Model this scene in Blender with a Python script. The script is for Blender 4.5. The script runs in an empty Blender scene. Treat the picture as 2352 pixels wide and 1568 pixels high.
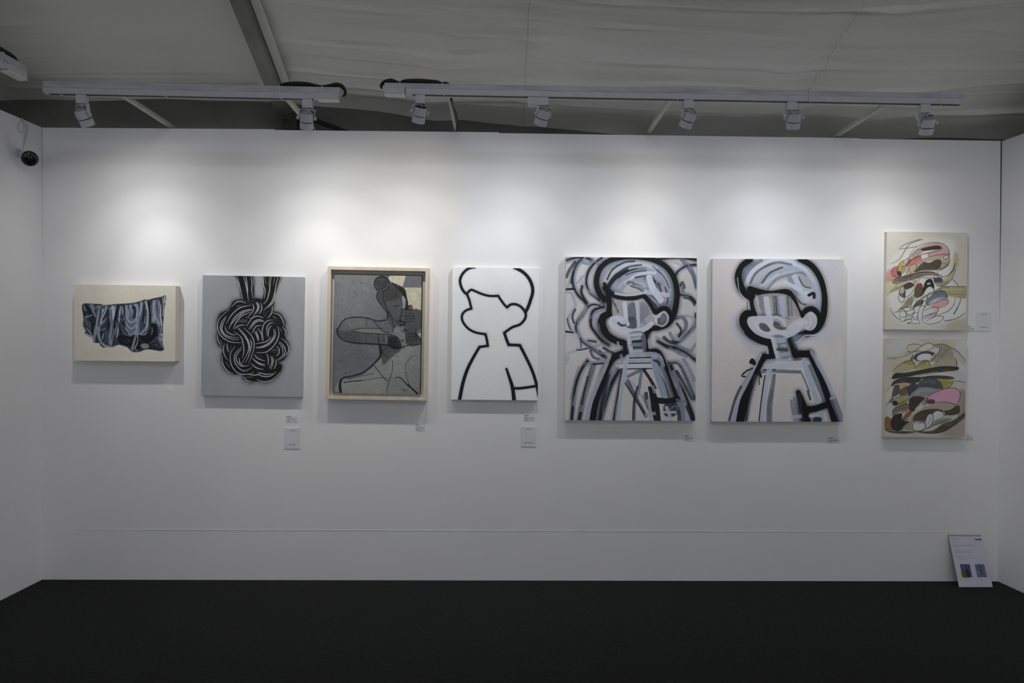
import bpy, bmesh, math, random
import numpy as np
from mathutils import Vector, Matrix
random.seed(5)
S = bpy.context.scene
C = S.collection
# ---------------------------------------------------------------- camera
F_PX = 1620.0
cam_d = bpy.data.cameras.new('camera'); cam_d.sensor_width = 36; cam_d.lens = F_PX/2352*36; cam_d.clip_start = .05
cam = bpy.data.objects.new('camera', cam_d); C.objects.link(cam)
YAW, PITCH, ROLL = .0161, -.0063, .0074
CP = Vector((3.0485, -4.7405, 1.639))
fwd = Vector((math.sin(YAW)*math.cos(PITCH), math.cos(YAW)*math.cos(PITCH), math.sin(PITCH)))
r0 = Vector((math.cos(YAW), -math.sin(YAW), 0)); u0 = r0.cross(fwd)
RT = r0*math.cos(ROLL)+u0*math.sin(ROLL); UP = -r0*math.sin(ROLL)+u0*math.cos(ROLL)
cam.matrix_world = Matrix((RT, UP, -fwd)).transposed().to_4x4(); cam.location = CP
S.camera = cam
# ---------------------------------------------------------------- world, room light, exposure
w = bpy.data.worlds.new('hall'); S.world = w; w.use_nodes = True
w.node_tree.nodes['Background'].inputs[0].default_value = (.80, .86, .92, 1)
w.node_tree.nodes['Background'].inputs[1].default_value = .085
S.view_settings.view_transform = 'Standard'; S.view_settings.look = 'None'; S.view_settings.gamma = 1
S.view_settings.exposure = -1.02; S.view_settings.use_curve_mapping = False
def area(name, loc, target, size, power, col):
    l = bpy.data.lights.new(name, 'AREA'); l.shape = 'RECTANGLE'; l.size, l.size_y = size; l.energy = power; l.color = col
    o = bpy.data.objects.new(name, l); C.objects.link(o); o.location = loc
    o.rotation_euler = (Vector(target)-Vector(loc)).to_track_quat('-Z', 'Y').to_euler(); return o
area('hall_lamp', (3.4, -5.6, 4.75), (3.4, 0, 1.8), (2.2, .22), 42, (.86, .90, 1))
# ---------------------------------------------------------------- helpers
def px(x, y, Y=0.):                       # the point at depth Y seen at pixel (x, y)
    d = fwd+RT*((x-1176)/F_PX)-UP*((y-784)/F_PX)
    return CP+d*((Y-CP.y)/d.y)
def ray(x, y): return fwd+RT*((x-1176)/F_PX)-UP*((y-784)/F_PX)
def onplane(x, y, p, n):
    d = ray(x, y); return CP+d*((Vector(p)-CP).dot(n)/d.dot(n))
def meta(o, label=None, cat=None, group=None, kind=None):
    for k, v in (('label', label), ('category', cat), ('group', group), ('kind', kind)):
        if v: o[k] = v
    return o
def empty(name, loc=(0, 0, 0), **kw):
    o = bpy.data.objects.new(name, None); C.objects.link(o); o.location = loc; o.empty_display_size = .05; return meta(o, **kw)
def link(name, me, mats, parent=None, smooth=False, **kw):
    o = bpy.data.objects.new(name, me); C.objects.link(o)
    for m in (mats if isinstance(mats, (list, tuple)) else [mats]): me.materials.append(m)
    if parent:
        o.parent = parent
    if smooth: me.polygons.foreach_set('use_smooth', [True]*len(me.polygons))
    return meta(o, **kw)
class MB:
    def __init__(s): s.v = []; s.f = []
    def add(s, v, f):
        n = len(s.v); s.v += [tuple(q) for q in v]; s.f += [tuple(i+n for i in q) for q in f]; return s
    def box(s, a, b, M=None):
        (x0, y0, z0), (x1, y1, z1) = a, b
        v = [Vector(q) for q in ((x0, y0, z0), (x1, y0, z0), (x1, y1, z0), (x0, y1, z0), (x0, y0, z1), (x1, y0, z1), (x1, y1, z1), (x0, y1, z1))]
        if M: v = [M @ q for q in v]
        return s.add(v, [(3, 2, 1, 0), (4, 5, 6, 7), (0, 1, 5, 4), (1, 2, 6, 5), (2, 3, 7, 6), (3, 0, 4, 7)])
    def bar(s, p, q, w, h, up=(0, 0, 1)):     # box section bar from p to q, width across, height along up
        p, q = Vector(p), Vector(q); d = (q-p).normalized(); a = d.cross(Vector(up)).normalized(); b = a.cross(d)
        v = [c+a*i*w/2+b*j*h/2 for c in (p, q) for i, j in ((-1, -1), (1, -1), (1, 1), (-1, 1))]
        return s.add(v, [(0, 1, 2, 3), (7, 6, 5, 4), (0, 4, 5, 1), (1, 5, 6, 2), (2, 6, 7, 3), (3, 7, 4, 0)])
    def lathe(s, prof, M, n=24):              # prof: (r, z) pairs; closed at r=0 ends
        v = []; f = []
        for r, z in prof:
            for k in range(n): v.append(M @ Vector((r*math.cos(2*math.pi*k/n), r*math.sin(2*math.pi*k/n), z)))
        for i in range(len(prof)-1):
            for k in range(n): f.append((i*n+k, i*n+(k+1) % n, (i+1)*n+(k+1) % n, (i+1)*n+k))
        f.append(tuple(range(n))[::-1]); f.append(tuple((len(prof)-1)*n+k for k in range(n)))
        return s.add(v, f)
    def tube(s, pts, r, n=8):
        pts = [Vector(q) for q in pts]; v = []; f = []; prev = None; m = len(pts)
        rs = r if isinstance(r, (list, tuple)) else [r]*m
        for i, p in enumerate(pts):
            d = (pts[min(i+1, m-1)]-pts[max(i-1, 0)]).normalized()
            a = d.cross(Vector((0, 0, 1)) if abs(d.z) < .95 else Vector((1, 0, 0))).normalized() if prev is None else (prev-d*prev.dot(d)).normalized()
            prev = a; b = d.cross(a)
            for k in range(n):
                t = 2*math.pi*k/n; v.append(p+(a*math.cos(t)+b*math.sin(t))*rs[i])
        for i in range(m-1):
            for k in range(n): f.append((i*n+k, i*n+(k+1) % n, (i+1)*n+(k+1) % n, (i+1)*n+k))
        f.append(tuple(range(n))[::-1]); f.append(tuple((m-1)*n+k for k in range(n)))
        return s.add(v, f)
    def mesh(s, name, bevel=0, parent=None):
        me = bpy.data.meshes.new(name); me.from_pydata(s.v, [], s.f); me.update()
        if bevel:
            bm = bmesh.new(); bm.from_mesh(me); bmesh.ops.remove_doubles(bm, verts=bm.verts, dist=1e-5)
            bmesh.ops.bevel(bm, geom=[e for e in bm.edges if e.calc_face_angle(0) > .6], offset=bevel, segments=2, affect='EDGES', profile=.6)
            bm.to_mesh(me); bm.free()
        return me
    def build(s, name, mat, parent=None, bevel=0, smooth=False, **kw):
        return link(name, s.mesh(name, bevel), mat, parent, smooth, **kw)
def smooth_pts(p, n=6):
    p = [Vector(q) for q in p]; out = []
    for i in range(len(p)-1):
        a, b, c, d = p[max(i-1, 0)], p[i], p[i+1], p[min(i+2, len(p)-1)]
        for k in range(n):
            t = k/n; out.append(.5*((2*b)+(c-a)*t+(2*a-5*b+4*c-d)*t*t+(3*b-a-3*c+d)*t**3))
    return out+[p[-1]]
# ---------------------------------------------------------------- materials (all procedural)
def mat(name, col, rough=.6, var=.06, scale=8, bump=0., bscale=200, metal=0, spec=.3, stretch=(1, 1, 1), emit=None):
    m = bpy.data.materials.new(name); m.use_nodes = True; nt = m.node_tree; b = nt.nodes['Principled BSDF']
    b.inputs['Roughness'].default_value = rough; b.inputs['Metallic'].default_value = metal; b.inputs['Specular IOR Level'].default_value = spec
    tc = nt.nodes.new('ShaderNodeTexCoord'); mp = nt.nodes.new('ShaderNodeMapping'); mp.inputs['Scale'].default_value = stretch
    nt.links.new(tc.outputs['Object'], mp.inputs[0])
    n = nt.nodes.new('ShaderNodeTexNoise'); n.inputs['Scale'].default_value = scale; n.inputs['Detail'].default_value = 5
    nt.links.new(mp.outputs[0], n.inputs['Vector'])
    r = nt.nodes.new('ShaderNodeValToRGB'); r.color_ramp.elements[0].position = .3; r.color_ramp.elements[1].position = .7
    r.color_ramp.elements[0].color = tuple(c*(1-var) for c in col)+(1,); r.color_ramp.elements[1].color = tuple(min(1, c*(1+var)) for c in col)+(1,)
    nt.links.new(n.outputs['Fac'], r.inputs[0]); nt.links.new(r.outputs[0], b.inputs['Base Color'])
    if bump:
        n2 = nt.nodes.new('ShaderNodeTexNoise'); n2.inputs['Scale'].default_value = bscale; n2.inputs['Detail'].default_value = 3
        nt.links.new(mp.outputs[0], n2.inputs['Vector'])
        bp = nt.nodes.new('ShaderNodeBump'); bp.inputs['Strength'].default_value = bump; bp.inputs['Distance'].default_value = .002
        nt.links.new(n2.outputs['Fac'], bp.inputs['Height']); nt.links.new(bp.outputs[0], b.inputs['Normal'])
    if emit: b.inputs['Emission Color'].default_value = (*emit[0], 1); b.inputs['Emission Strength'].default_value = emit[1]
    return m
wall_m = mat('white_wall_paint', (.80, .80, .815), .75, .018, 1.3, .12, 90)
fab_m = mat('tent_fabric', (.74, .74, .71), .85, .04, .8, .25, 260)
carpet_m = mat('black_carpet', (.0215, .0225, .022), .95, .22, 60, .8, 400, spec=.05)
white_m = mat('white_enamel', (.53, .53, .58), .45, .05, 20, .1, 300)
tube_m = mat('scuffed_white_tube', (.46, .46, .51), .55, .2, 30, .2, 200, stretch=(.15, 1, 1))
cream_m = mat('cream_plastic', (.66, .66, .60), .5, .05, 20)
arm_m = mat('scuffed_grey_arm', (.50, .51, .46), .6, .12, 30, .1, 200)
slot_m = mat('black_slot', (.008, .008, .009), .6, .1, 20)
cable_m = mat('black_cable_sheath', (.010, .010, .011), .55, .2, 60)
tie_m = mat('white_nylon', (.6, .6, .56), .4, .04, 20)
beam_m = mat('grey_aluminium_beam', (.22, .22, .20), .5, .16, 14, .15, 90, metal=.2, stretch=(1, .25, 1))
edge_m = mat('bare_canvas_edge', (.66, .66, .64), .8, .05, 20, .3, 700)
cedge_m = mat('cream_canvas_edge', (.66, .62, .54), .8, .05, 20, .3, 700)
gedge_m = mat('grey_canvas_edge', (.40, .41, .42), .8, .05, 20, .3, 700)
wood_m = mat('pale_maple_wood', (.64, .55, .45), .55, .10, 22, .1, 120, stretch=(1, 1, .08))
liner_m = mat('white_frame_liner', (.62, .61, .57), .6, .03, 20)
paper_m = mat('white_card', (.74, .74, .78), .7, .02, 10)
dark_m = mat('dark_glass', (.006, .009, .008), .25, .1, 6, spec=.4)
side_m = mat('dark_shaded_cloth', (.24, .235, .225), .9, .12, 3, .2, 200)  # grey cloth, its colour darkened to hold the shade below the eave
seam_m = mat('grey_seam', (.30, .30, .29), .9, .2, 40)
# ---------------------------------------------------------------- room
W0 = px(97, 1329); W1 = px(2292, 1336)
def slab(name, prof, y0, y1, m, **kw):       # outline in x, z pushed from y0 to y1
    n = len(prof); v = [(x, y0, z) for x, z in prof]+[(x, y1, z) for x, z in prof]
    f = [tuple(range(n)), tuple(range(2*n-1, n-1, -1))]+[(i, i+n, (i+1) % n+n, (i+1) % n) for i in range(n)]
    return MB().add(v, f).build(name, m, **kw)
top = [px(*q) for q in ((2298.5, 323.4), (1975, 318.8), (1970, 317.2), (1147, 305.6), (1144, 303.6), (632, 298.6), (628, 296.6), (97.4, 293))]
slab('wall_back', [(W0.x, 0), (W1.x-.001, 0)]+[(p.x, p.z) for p in top], 0, .07, wall_m, kind='structure')
# a slightly proud painted joint strip along the lower boards
slab('trim_1', [(.2, .338), (.2, .333), (6.2, .333), (6.2, .338)], -.0012, .001, wall_m, kind='structure')
def side_wall(name, x, lean, gap, sgn, L=6.8, T=.07):
    # gap: (height, offset) pairs, where the panel stands off the corner
    z1 = 3.005 if sgn < 0 else 2.992
    v = []; k = len(gap)
    for yy in (0, -L):
        for z, g_ in gap:
            xx = x+lean*(-yy)+g_; v += [(xx, yy, min(z, z1)), (xx+sgn*T, yy, min(z, z1))]
    f = []; n = 2*k
    for i in range(k-1):
        j = 2*i; f += [(j, j+1, j+3, j+2), (n+j, n+j+2, n+j+3, n+j+1), (j, j+2, n+j+2, n+j), (j+1, n+j+1, n+j+3, j+3)]
    f += [(0, n, n+1, 1), (n-2, n-1, 2*n-1, 2*n-2)]
    return MB().add(v, f).build(name, wall_m, kind='structure')
gl, gr = top[-1].x-W0.x, top[0].x-W1.x
side_wall('wall_left', W0.x, -.0392, [(0, 0), (2.2, gl*2.2/3), (3.1, gl-.0022)], -1)
side_wall('wall_right', W1.x-.001, .072, [(0, 0), (1.62, gr*1.62/3), (2.45, gr*2.45/3+.006), (3.1, gr+.009)], 1)
for nm, gx in (('wall_blocker_left', -4.45), ('wall_blocker_right', 10.9)):     # added unseen end cloths that keep outside light off the roof
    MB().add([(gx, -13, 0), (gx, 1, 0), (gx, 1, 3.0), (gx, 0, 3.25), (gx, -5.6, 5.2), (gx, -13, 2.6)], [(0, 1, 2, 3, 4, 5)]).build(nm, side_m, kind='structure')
# added unseen wall, lit by added lamps, to bounce light onto the roof
MB().box((-1.2, -9.07, 0), (7.6, -9, 3.0)).build('wall_bounce', wall_m, kind='structure')
for k in range(4):
    l = bpy.data.lights.new('spot', 'SPOT'); l.energy = 430; l.color = (1, .99, .97); l.spot_size = math.radians(120); l.spot_blend = 1; l.shadow_soft_size = .05
    o = bpy.data.objects.new('bounce_wall_spot', l); C.objects.link(o); o.location = (.2+2*k, -8.1, 2.9); o.rotation_euler = Vector((0, -.9, -1.1)).to_track_quat('-Z', 'Y').to_euler()
MB().box((-14, -16, -.05), (20, 1.6, 0)).build('floor', carpet_m, kind='structure')
# tent roof: slopes down towards the wall, rolls over the eave and hangs behind it
ZC, SL = 3.27, .347
def eave(x): return .20+.30*min(1, max(0, (x-.9)/3.2))
def roof_z(y): return ZC-SL*y if y > -5.6 else ZC+SL*5.6-SL*(-5.6-y)
def fabric():
    rng = np.random.default_rng(11)
    xs = np.linspace(-4.5, 11, 420); ys = np.concatenate([np.linspace(-13, -3.2, 40)[:-1], np.linspace(-3.2, .0, 430)])
    X, Y = np.meshgrid(xs, ys)
    Z = np.where(Y > -5.6, ZC-SL*Y, ZC+SL*5.6-SL*(-5.6-Y))
    def n2(cx, cy, ph=0.):                    # smooth value noise
        g = rng.random((int(cy)+3, int(cx)+3)); u = (X+4.5)/15.5*cx; v = np.clip((Y+13)/13*cy+ph, 0, cy+1.999)
        u = np.clip(u, 0, cx+1.999); i = u.astype(int); j = v.astype(int); fu = u-i; fv = v-j
        fu = fu*fu*(3-2*fu); fv = fv*fv*(3-2*fv)
        return (g[j, i]*(1-fu)+g[j, i+1]*fu)*(1-fv)+(g[j+1, i]*(1-fu)+g[j+1, i+1]*fu)*fv
    BX = 1.46                                  # rafter line at the wall
    right = 1/(1+np.exp(-(X-BX-.35)*8))
    warp = n2(9, 10)*.35
    Yw = Y+warp
    h = .006*np.sin(Yw*2*np.pi/.31+2.5*n2(12, 6))*np.clip(n2(8, 22)*2-.7, 0, 1)
    rid = 1-np.abs(2*n2(7, 95)-1); h += right*.024*np.clip(rid-.66, 0, 1)*3
    rid = 1-np.abs(2*n2(14, 60)-1); h += (.45+right)*.017*np.clip(rid-.74, 0, 1)*3
    rid = 1-np.abs(2*n2(9, 210, .3)-1); h += (.7+right)*.0055*np.clip(rid-.6, 0, 1)*3*np.clip(n2(10, 30)*2-.5, 0, 1)
    rid = 1-np.abs(2*n2(5, 130, .6)-1); h += right*.010*np.clip(rid-.78, 0, 1)*4
    h += .010*n2(26, 60)*.4+.02*n2(8, 14)
    Z = Z-h
    # the cloth bellies down a little between rafters and is drawn up along the seams
    for sx, wd, a in ((SEAM1[0], .18, .012), (SEAM2[0], .18, .010), (-.35, .2, .008)):
        Z += a*np.exp(-((X-sx)/wd)**2)-.006*1.6*np.exp(-((X-sx)/.06)**2)*np.sin(Y*2*np.pi/.085+3*n2(6, 20))
    Z -= .05*np.sin(np.clip((X-BX)/5.2, 0, 1)*np.pi)*right
    Z -= .09*np.clip((X-2.2)/2.6, 0, 1)*np.clip((Y+4)/4, 0, 1)
    v = np.stack([X, Y, Z], -1)
    rows = [v[i] for i in range(len(ys))]
    last = rows[-1]
    for k in range(1, 13):                     # eave roll, then the hanging side cloth
        t = k/12
        r = last.copy(); e = np.array([eave(x) for x in xs])
        a = t*math.pi/2*.8+ .34
        r[:, 1] = e*np.sin(t*math.pi/2)
        r[:, 2] = last[:, 2]-SL*r[:, 1]-(e*.55)*(1-np.cos(t*math.pi/2))+.004*np.sin(xs*9+k*.5)
        rows.append(r)
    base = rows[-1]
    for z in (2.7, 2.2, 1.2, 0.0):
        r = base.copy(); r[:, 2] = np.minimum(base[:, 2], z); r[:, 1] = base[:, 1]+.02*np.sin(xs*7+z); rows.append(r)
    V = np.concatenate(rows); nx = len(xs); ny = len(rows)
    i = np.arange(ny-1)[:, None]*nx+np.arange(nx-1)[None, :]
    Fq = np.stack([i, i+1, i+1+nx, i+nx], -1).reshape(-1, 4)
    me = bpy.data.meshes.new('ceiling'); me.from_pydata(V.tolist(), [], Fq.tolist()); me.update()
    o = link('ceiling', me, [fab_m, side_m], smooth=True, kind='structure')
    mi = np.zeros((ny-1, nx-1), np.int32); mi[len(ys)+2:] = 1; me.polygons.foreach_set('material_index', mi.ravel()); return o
nrm = Vector((0, SL, 1)).normalized()
def oncl(x, y): return onplane(x, y, (0, 0, ZC), nrm)
a_, b_ = oncl(1215, 20), oncl(1203, 200); SEAM1 = ((a_.x+b_.x)/2,)
a2, b2 = oncl(1930, 30), oncl(1830, 215); SEAM2 = ((a2.x+b2.x)/2,)
# stitched seams: a thin darker thread line at three places across the cloth
nt = fab_m.node_tree; bs = nt.nodes['Principled BSDF']; src = bs.inputs['Base Color'].links[0].from_socket
tcn = nt.nodes.new('ShaderNodeTexCoord'); sp = nt.nodes.new('ShaderNodeSeparateXYZ'); nt.links.new(tcn.outputs['Object'], sp.inputs[0])
wob = nt.nodes.new('ShaderNodeTexNoise'); wob.inputs['Scale'].default_value = 3; nt.links.new(tcn.outputs['Object'], wob.inputs['Vector'])
for sx, wd, dk in ((SEAM1[0], .0035, .80), (SEAM2[0], .003, .80), (-.35, .003, 1.15), (-.31, .002, 1.1)):
    def mt(op, a, b_=None):
        n = nt.nodes.new('ShaderNodeMath'); n.operation = op
        for i, q in enumerate((a, b_)):
            if q is None: continue
            if isinstance(q, (int, float)): n.inputs[i].default_value = q
            else: nt.links.new(q, n.inputs[i])
        return n.outputs[0]
    d_ = mt('ABSOLUTE', mt('SUBTRACT', mt('ADD', sp.outputs[0], mt('MULTIPLY', wob.outputs['Fac'], .02)), sx+.01))
    k_ = mt('LESS_THAN', d_, wd)
    mx = nt.nodes.new('ShaderNodeMixRGB'); mx.blend_type = 'MULTIPLY'; nt.links.new(k_, mx.inputs[0]); nt.links.new(src, mx.inputs[1]); mx.inputs[2].default_value = (dk, dk, dk, 1); src = mx.outputs[0]
nt.links.new(src, bs.inputs['Base Color'])
fabric()
# rafter with its leg behind the wall
r1, r2 = oncl(563, 0), oncl(640, 200)
rx = lambda y: r1.x+(r2.x-r1.x)*(y-r1.y)/(r2.y-r1.y)
beam = empty('roof_beam', (rx(-2), -2, roof_z(-2)-.05), label='grey aluminium tent beam crossing the fabric ceiling above the left light rail', cat='beam')
def bpart(name, mb, m, par, **kw):
    o = mb.build(name, m, par, **kw); o.matrix_parent_inverse = Matrix.Translation(par.location).inverted(); return o

mb = MB().bar((rx(-5.5), -5.5, roof_z(-5.5)-.080), (rx(.13), .13, roof_z(.13)-.080), .086, .06, nrm)
bpart('rafter', mb, beam_m, beam)
for s in (-1, 1):
    mb = MB().bar((rx(-5.5)+s*.075, -5.5, roof_z(-5.5)-.055), (rx(-.12)+s*.075, -.12, roof_z(-.12)-.050), .05, .012, nrm)
    bpart('fabric_rail', mb, fab_m, beam)
mb = MB().bar((rx(.16)+.03, .17, roof_z(.16)-.04), (rx(.16)+.03, .17, .002), .10, .06, (0, 1, 0))
bpart('leg', mb, mat('dark_leg', (.05, .05, .045), .6, .2, 12), beam)
p, q = px(705, 270, .14), px(800, 305, .14)
strap = MB().bar(p, q, .012, .03, (0, 0, 1)).build('black_strap', cable_m, label='black strap slanting down behind the wall beside the second spotlight', cat='strap')
# ---------------------------------------------------------------- painted surfaces
import numpy as np, math
RNG = np.random.default_rng(7)
def _up(a, h, w):
    ys = np.linspace(0, a.shape[0]-1, h); xs = np.linspace(0, a.shape[1]-1, w)
    y0 = np.clip(ys.astype(int), 0, a.shape[0]-2); x0 = np.clip(xs.astype(int), 0, a.shape[1]-2)
    fy = (ys-y0)[:, None]; fx = (xs-x0)[None, :]
    fy = fy*fy*(3-2*fy); fx = fx*fx*(3-2*fx)
    A = a[y0][:, x0]; B = a[y0][:, x0+1]; C_ = a[y0+1][:, x0]; D = a[y0+1][:, x0+1]
    return (A*(1-fx)+B*fx)*(1-fy)+(C_*(1-fx)+D*fx)*fy
def vnoise(h, w, cy, cx, octs=3):
    r = np.zeros((h, w)); amp = 1.0; tot = 0
    for o in range(octs):
        r += amp*_up(RNG.random((max(2, int(cy*2**o)+2), max(2, int(cx*2**o)+2))), h, w); tot += amp; amp *= .55
    return r/tot
def _box(m, r):
    r = int(r)
    if r < 1: return m
    for ax in (0, 1):
        p = np.pad(m, [(r+1, r) if a == ax else (0, 0) for a in (0, 1)], mode='edge')
        c = np.cumsum(p, axis=ax)
        m = (np.take(c, range(2*r+1, c.shape[ax]), ax)-np.take(c, range(0, c.shape[ax]-2*r-1), ax))/(2*r+1)
    return m
def hom(src, dst):
    M = []
    for (x, y), (u, v) in zip(src, dst):
        M.append([x, y, 1, 0, 0, 0, -u*x, -u*y, u]); M.append([0, 0, 0, x, y, 1, -v*x, -v*y, v])
    M = np.array(M, float)
    h = np.linalg.solve(M[:, :8], M[:, 8]); return np.append(h, 1).reshape(3, 3)
def P(s):
    if isinstance(s, str): return [tuple(float(c) for c in q.split(',')) for q in s.split()]
    return s
def crom(p, closed=False, n=7):
    p = [np.array(q, float) for q in p]
    if len(p) < 3 and not closed: return np.array(p)
    out = []; m = len(p)
    rng = range(m if closed else m-1)
    for i in rng:
        a = p[(i-1) % m] if (closed or i > 0) else p[0]; b = p[i]; c = p[(i+1) % m]
        d = p[(i+2) % m] if (closed or i+2 < m) else p[-1]
        if np.abs(b-c).sum() < 1e-6: continue
        for t in np.arange(n)/n:
            out.append(.5*((2*b)+(c-a)*t+(2*a-5*b+4*c-d)*t*t+(3*b-a-3*c+d)*t**3))
    if not closed: out.append(p[-1])
    return np.array(out)
class Art:
    def __init__(s, corners, crop, W, bg):
        (ox, oy, k) = crop; s.k = k
        cw = math.dist(corners[0], corners[1]); ch = math.dist(corners[0], corners[3])
        s.W = W; s.H = int(round(W*ch/cw)); s.r = W/(cw*k)     # canvas px per crop px
        src = [((x-ox)*k, (y-oy)*k) for x, y in corners]
        s.M = hom(src, [(0, 0), (s.W, 0), (s.W, s.H), (0, s.H)])
        s.im = np.ones((s.H, s.W, 3))*np.array(bg, float)/255
        s.yy, s.xx = np.mgrid[0:s.H, 0:s.W].astype(np.float32)
    def T(s, pts):
        q = np.c_[np.array(pts, float), np.ones(len(pts))] @ s.M.T
        return q[:, :2]/q[:, 2:]
    def blend(s, y0, y1, x0, x1, m, col):
        c = np.array(col, float)/255
        reg = s.im[y0:y1, x0:x1]; reg += (c-reg)*np.clip(m, 0, 1)[..., None]
    def tint(s, amt, cy, cx, col=None, octs=3):
        n = (vnoise(s.H, s.W, cy, cx, octs)-.5)*2*amt
        if col is None: s.im *= (1+n)[..., None]
        else:
            c = np.array(col, float)/255; s.im += (c-s.im)*np.clip(n+amt*.3, 0, 1)[..., None]
    def s(s, pts, w, col, a=1., soft=2., dry=0., curve=True, taper=(1, 1), jit=0.):
        pts = P(pts); ws = w if isinstance(w, (list, tuple)) else [w, w]
        q = crom(pts) if curve else np.array(pts, float)
        q = s.T(q); n = len(q)
        if n < 2: return
        wr = np.interp(np.linspace(0, 1, n), np.linspace(0, 1, len(ws)), ws)*s.r/2
        sf = max(soft*s.r, .7); R = wr.max()+sf+1
        X0 = int(max(0, q[:, 0].min()-R)); X1 = int(min(s.W, q[:, 0].max()+R+1))
        Y0 = int(max(0, q[:, 1].min()-R)); Y1 = int(min(s.H, q[:, 1].max()+R+1))
        if X1 <= X0 or Y1 <= Y0: return
        best = np.full((Y1-Y0, X1-X0), 1e9, np.float32); lat = np.zeros_like(best); par = np.zeros_like(best)
        L = 0.; ph = RNG.random()*6
        for i in range(n-1):
            a_, b_ = q[i], q[i+1]; d = b_-a_; l = math.hypot(*d)
            if l < 1e-6: continue
            x0 = int(max(X0, min(a_[0], b_[0])-R)); x1 = int(min(X1, max(a_[0], b_[0])+R+1))
            y0 = int(max(Y0, min(a_[1], b_[1])-R)); y1 = int(min(Y1, max(a_[1], b_[1])+R+1))
            if x1 > x0 and y1 > y0:
                px = s.xx[y0:y1, x0:x1]-a_[0]; py = s.yy[y0:y1, x0:x1]-a_[1]
                t = np.clip((px*d[0]+py*d[1])/(l*l), 0, 1)
                ex = px-t*d[0]; ey = py-t*d[1]
                dist = np.sqrt(ex*ex+ey*ey); rr = wr[i]+(wr[i+1]-wr[i])*t; e = dist-rr
                if dry > 0 and (i == 0 or i == n-2):      # a brush stops ragged, not round
                    tr = (px*d[0]+py*d[1])/l
                    bey = np.maximum(-tr if i == 0 else -1e3, tr-l if i == n-2 else -1e3)
                    la = (px*d[1]-py*d[0])/l/np.maximum(rr, .5)
                    e = np.where(bey > 0, np.maximum(np.abs(la)*rr-rr, bey-rr*(.25+.3*np.sin(la*7+ph)+.2*np.sin(la*17+2*ph))), e)
                else: e = dist-rr
                sl = (slice(y0-Y0, y1-Y0), slice(x0-X0, x1-X0))
                m = e < best[sl]
                best[sl] = np.where(m, e, best[sl])
                sg = np.sign(px*d[1]-py*d[0])
                lat[sl] = np.where(m, sg*dist/np.maximum(rr, .5), lat[sl])
                par[sl] = np.where(m, L+t*l, par[sl])
            L += l
        if dry > 0: best = best+(vnoise(best.shape[0], best.shape[1], best.shape[0]/9+1, best.shape[1]/9+1, 2)-.5)*min(3.5*s.r, wr.mean()*.35)
        m = np.clip(.5-best/sf, 0, 1) if soft <= 6 else 1/(1+np.exp(np.clip(best/(sf*.45), -30, 30)))
        if dry > 0:
            nl = max(6, int(wr.max()*1.6)); nt = RNG.random((int(L/(26*s.r*2))+3, nl))
            nt = .55*nt+.45*RNG.random((1, nl))
            li = np.clip((lat+1)/2*(nl-1.01), 0, nl-1.01); pi = np.clip(par/max(L, 1)*(nt.shape[0]-1.01), 0, nt.shape[0]-1.01)
            l0 = li.astype(int); p0 = pi.astype(int); fl = li-l0; fp = pi-p0
            l1 = np.minimum(l0+1, nl-1); p1 = np.minimum(p0+1, nt.shape[0]-1)
            v = (nt[p0, l0]*(1-fl)+nt[p0, l1]*fl)*(1-fp)+(nt[p1, l0]*(1-fl)+nt[p1, l1]*fl)*fp
            m = m*(1-dry*np.clip((v-.38)*3.6, 0, 1))
        s.blend(Y0, Y1, X0, X1, m*a, col)
    def f(s, pts, col, a=1., soft=1.5, curve=True, tex=0., tc=(6, 6)):
        pts = P(pts); q = s.T(crom(pts, True) if curve else np.array(pts, float))
        pad = soft*s.r*2+2
        X0 = int(max(0, q[:, 0].min()-pad)); X1 = int(min(s.W, q[:, 0].max()+pad+1))
        Y0 = int(max(0, q[:, 1].min()-pad)); Y1 = int(min(s.H, q[:, 1].max()+pad+1))
        if X1 <= X0 or Y1 <= Y0: return
        px = s.xx[Y0:Y1, X0:X1]; py = s.yy[Y0:Y1, X0:X1]
        ins = np.zeros(px.shape, bool); n = len(q)
        for i in range(n):
            ax, ay = q[i]; bx, by = q[(i+1) % n]
            if ay == by: continue
            ins ^= ((ay > py) != (by > py)) & (px < (bx-ax)*(py-ay)/(by-ay)+ax)
        m = ins.astype(float); r = max(1, int(round(soft*s.r*(.55 if soft < 7 else 1))))
        m = _box(_box(m, r), r)
        if tex > 0: m = m*(1-tex*vnoise(m.shape[0], m.shape[1], tc[0], tc[1]))
        s.blend(Y0, Y1, X0, X1, m*a, col)
    def e(s, cx, cy, rx, ry, ang, col, w=4, a=1., soft=1.5, t0=0, t1=360, fill=False, **kw):
        c, q = math.cos(math.radians(ang)), math.sin(math.radians(ang)); pts = []
        for t in np.linspace(t0, t1, 14):
            x = rx*math.cos(math.radians(t)); y = ry*math.sin(math.radians(t)); pts.append((cx+x*c-y*q, cy+x*q+y*c))
        if fill: s.f(pts[:-1], col, a, soft, **kw)
        else: s.s(pts, w, col, a, soft, **kw)
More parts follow.
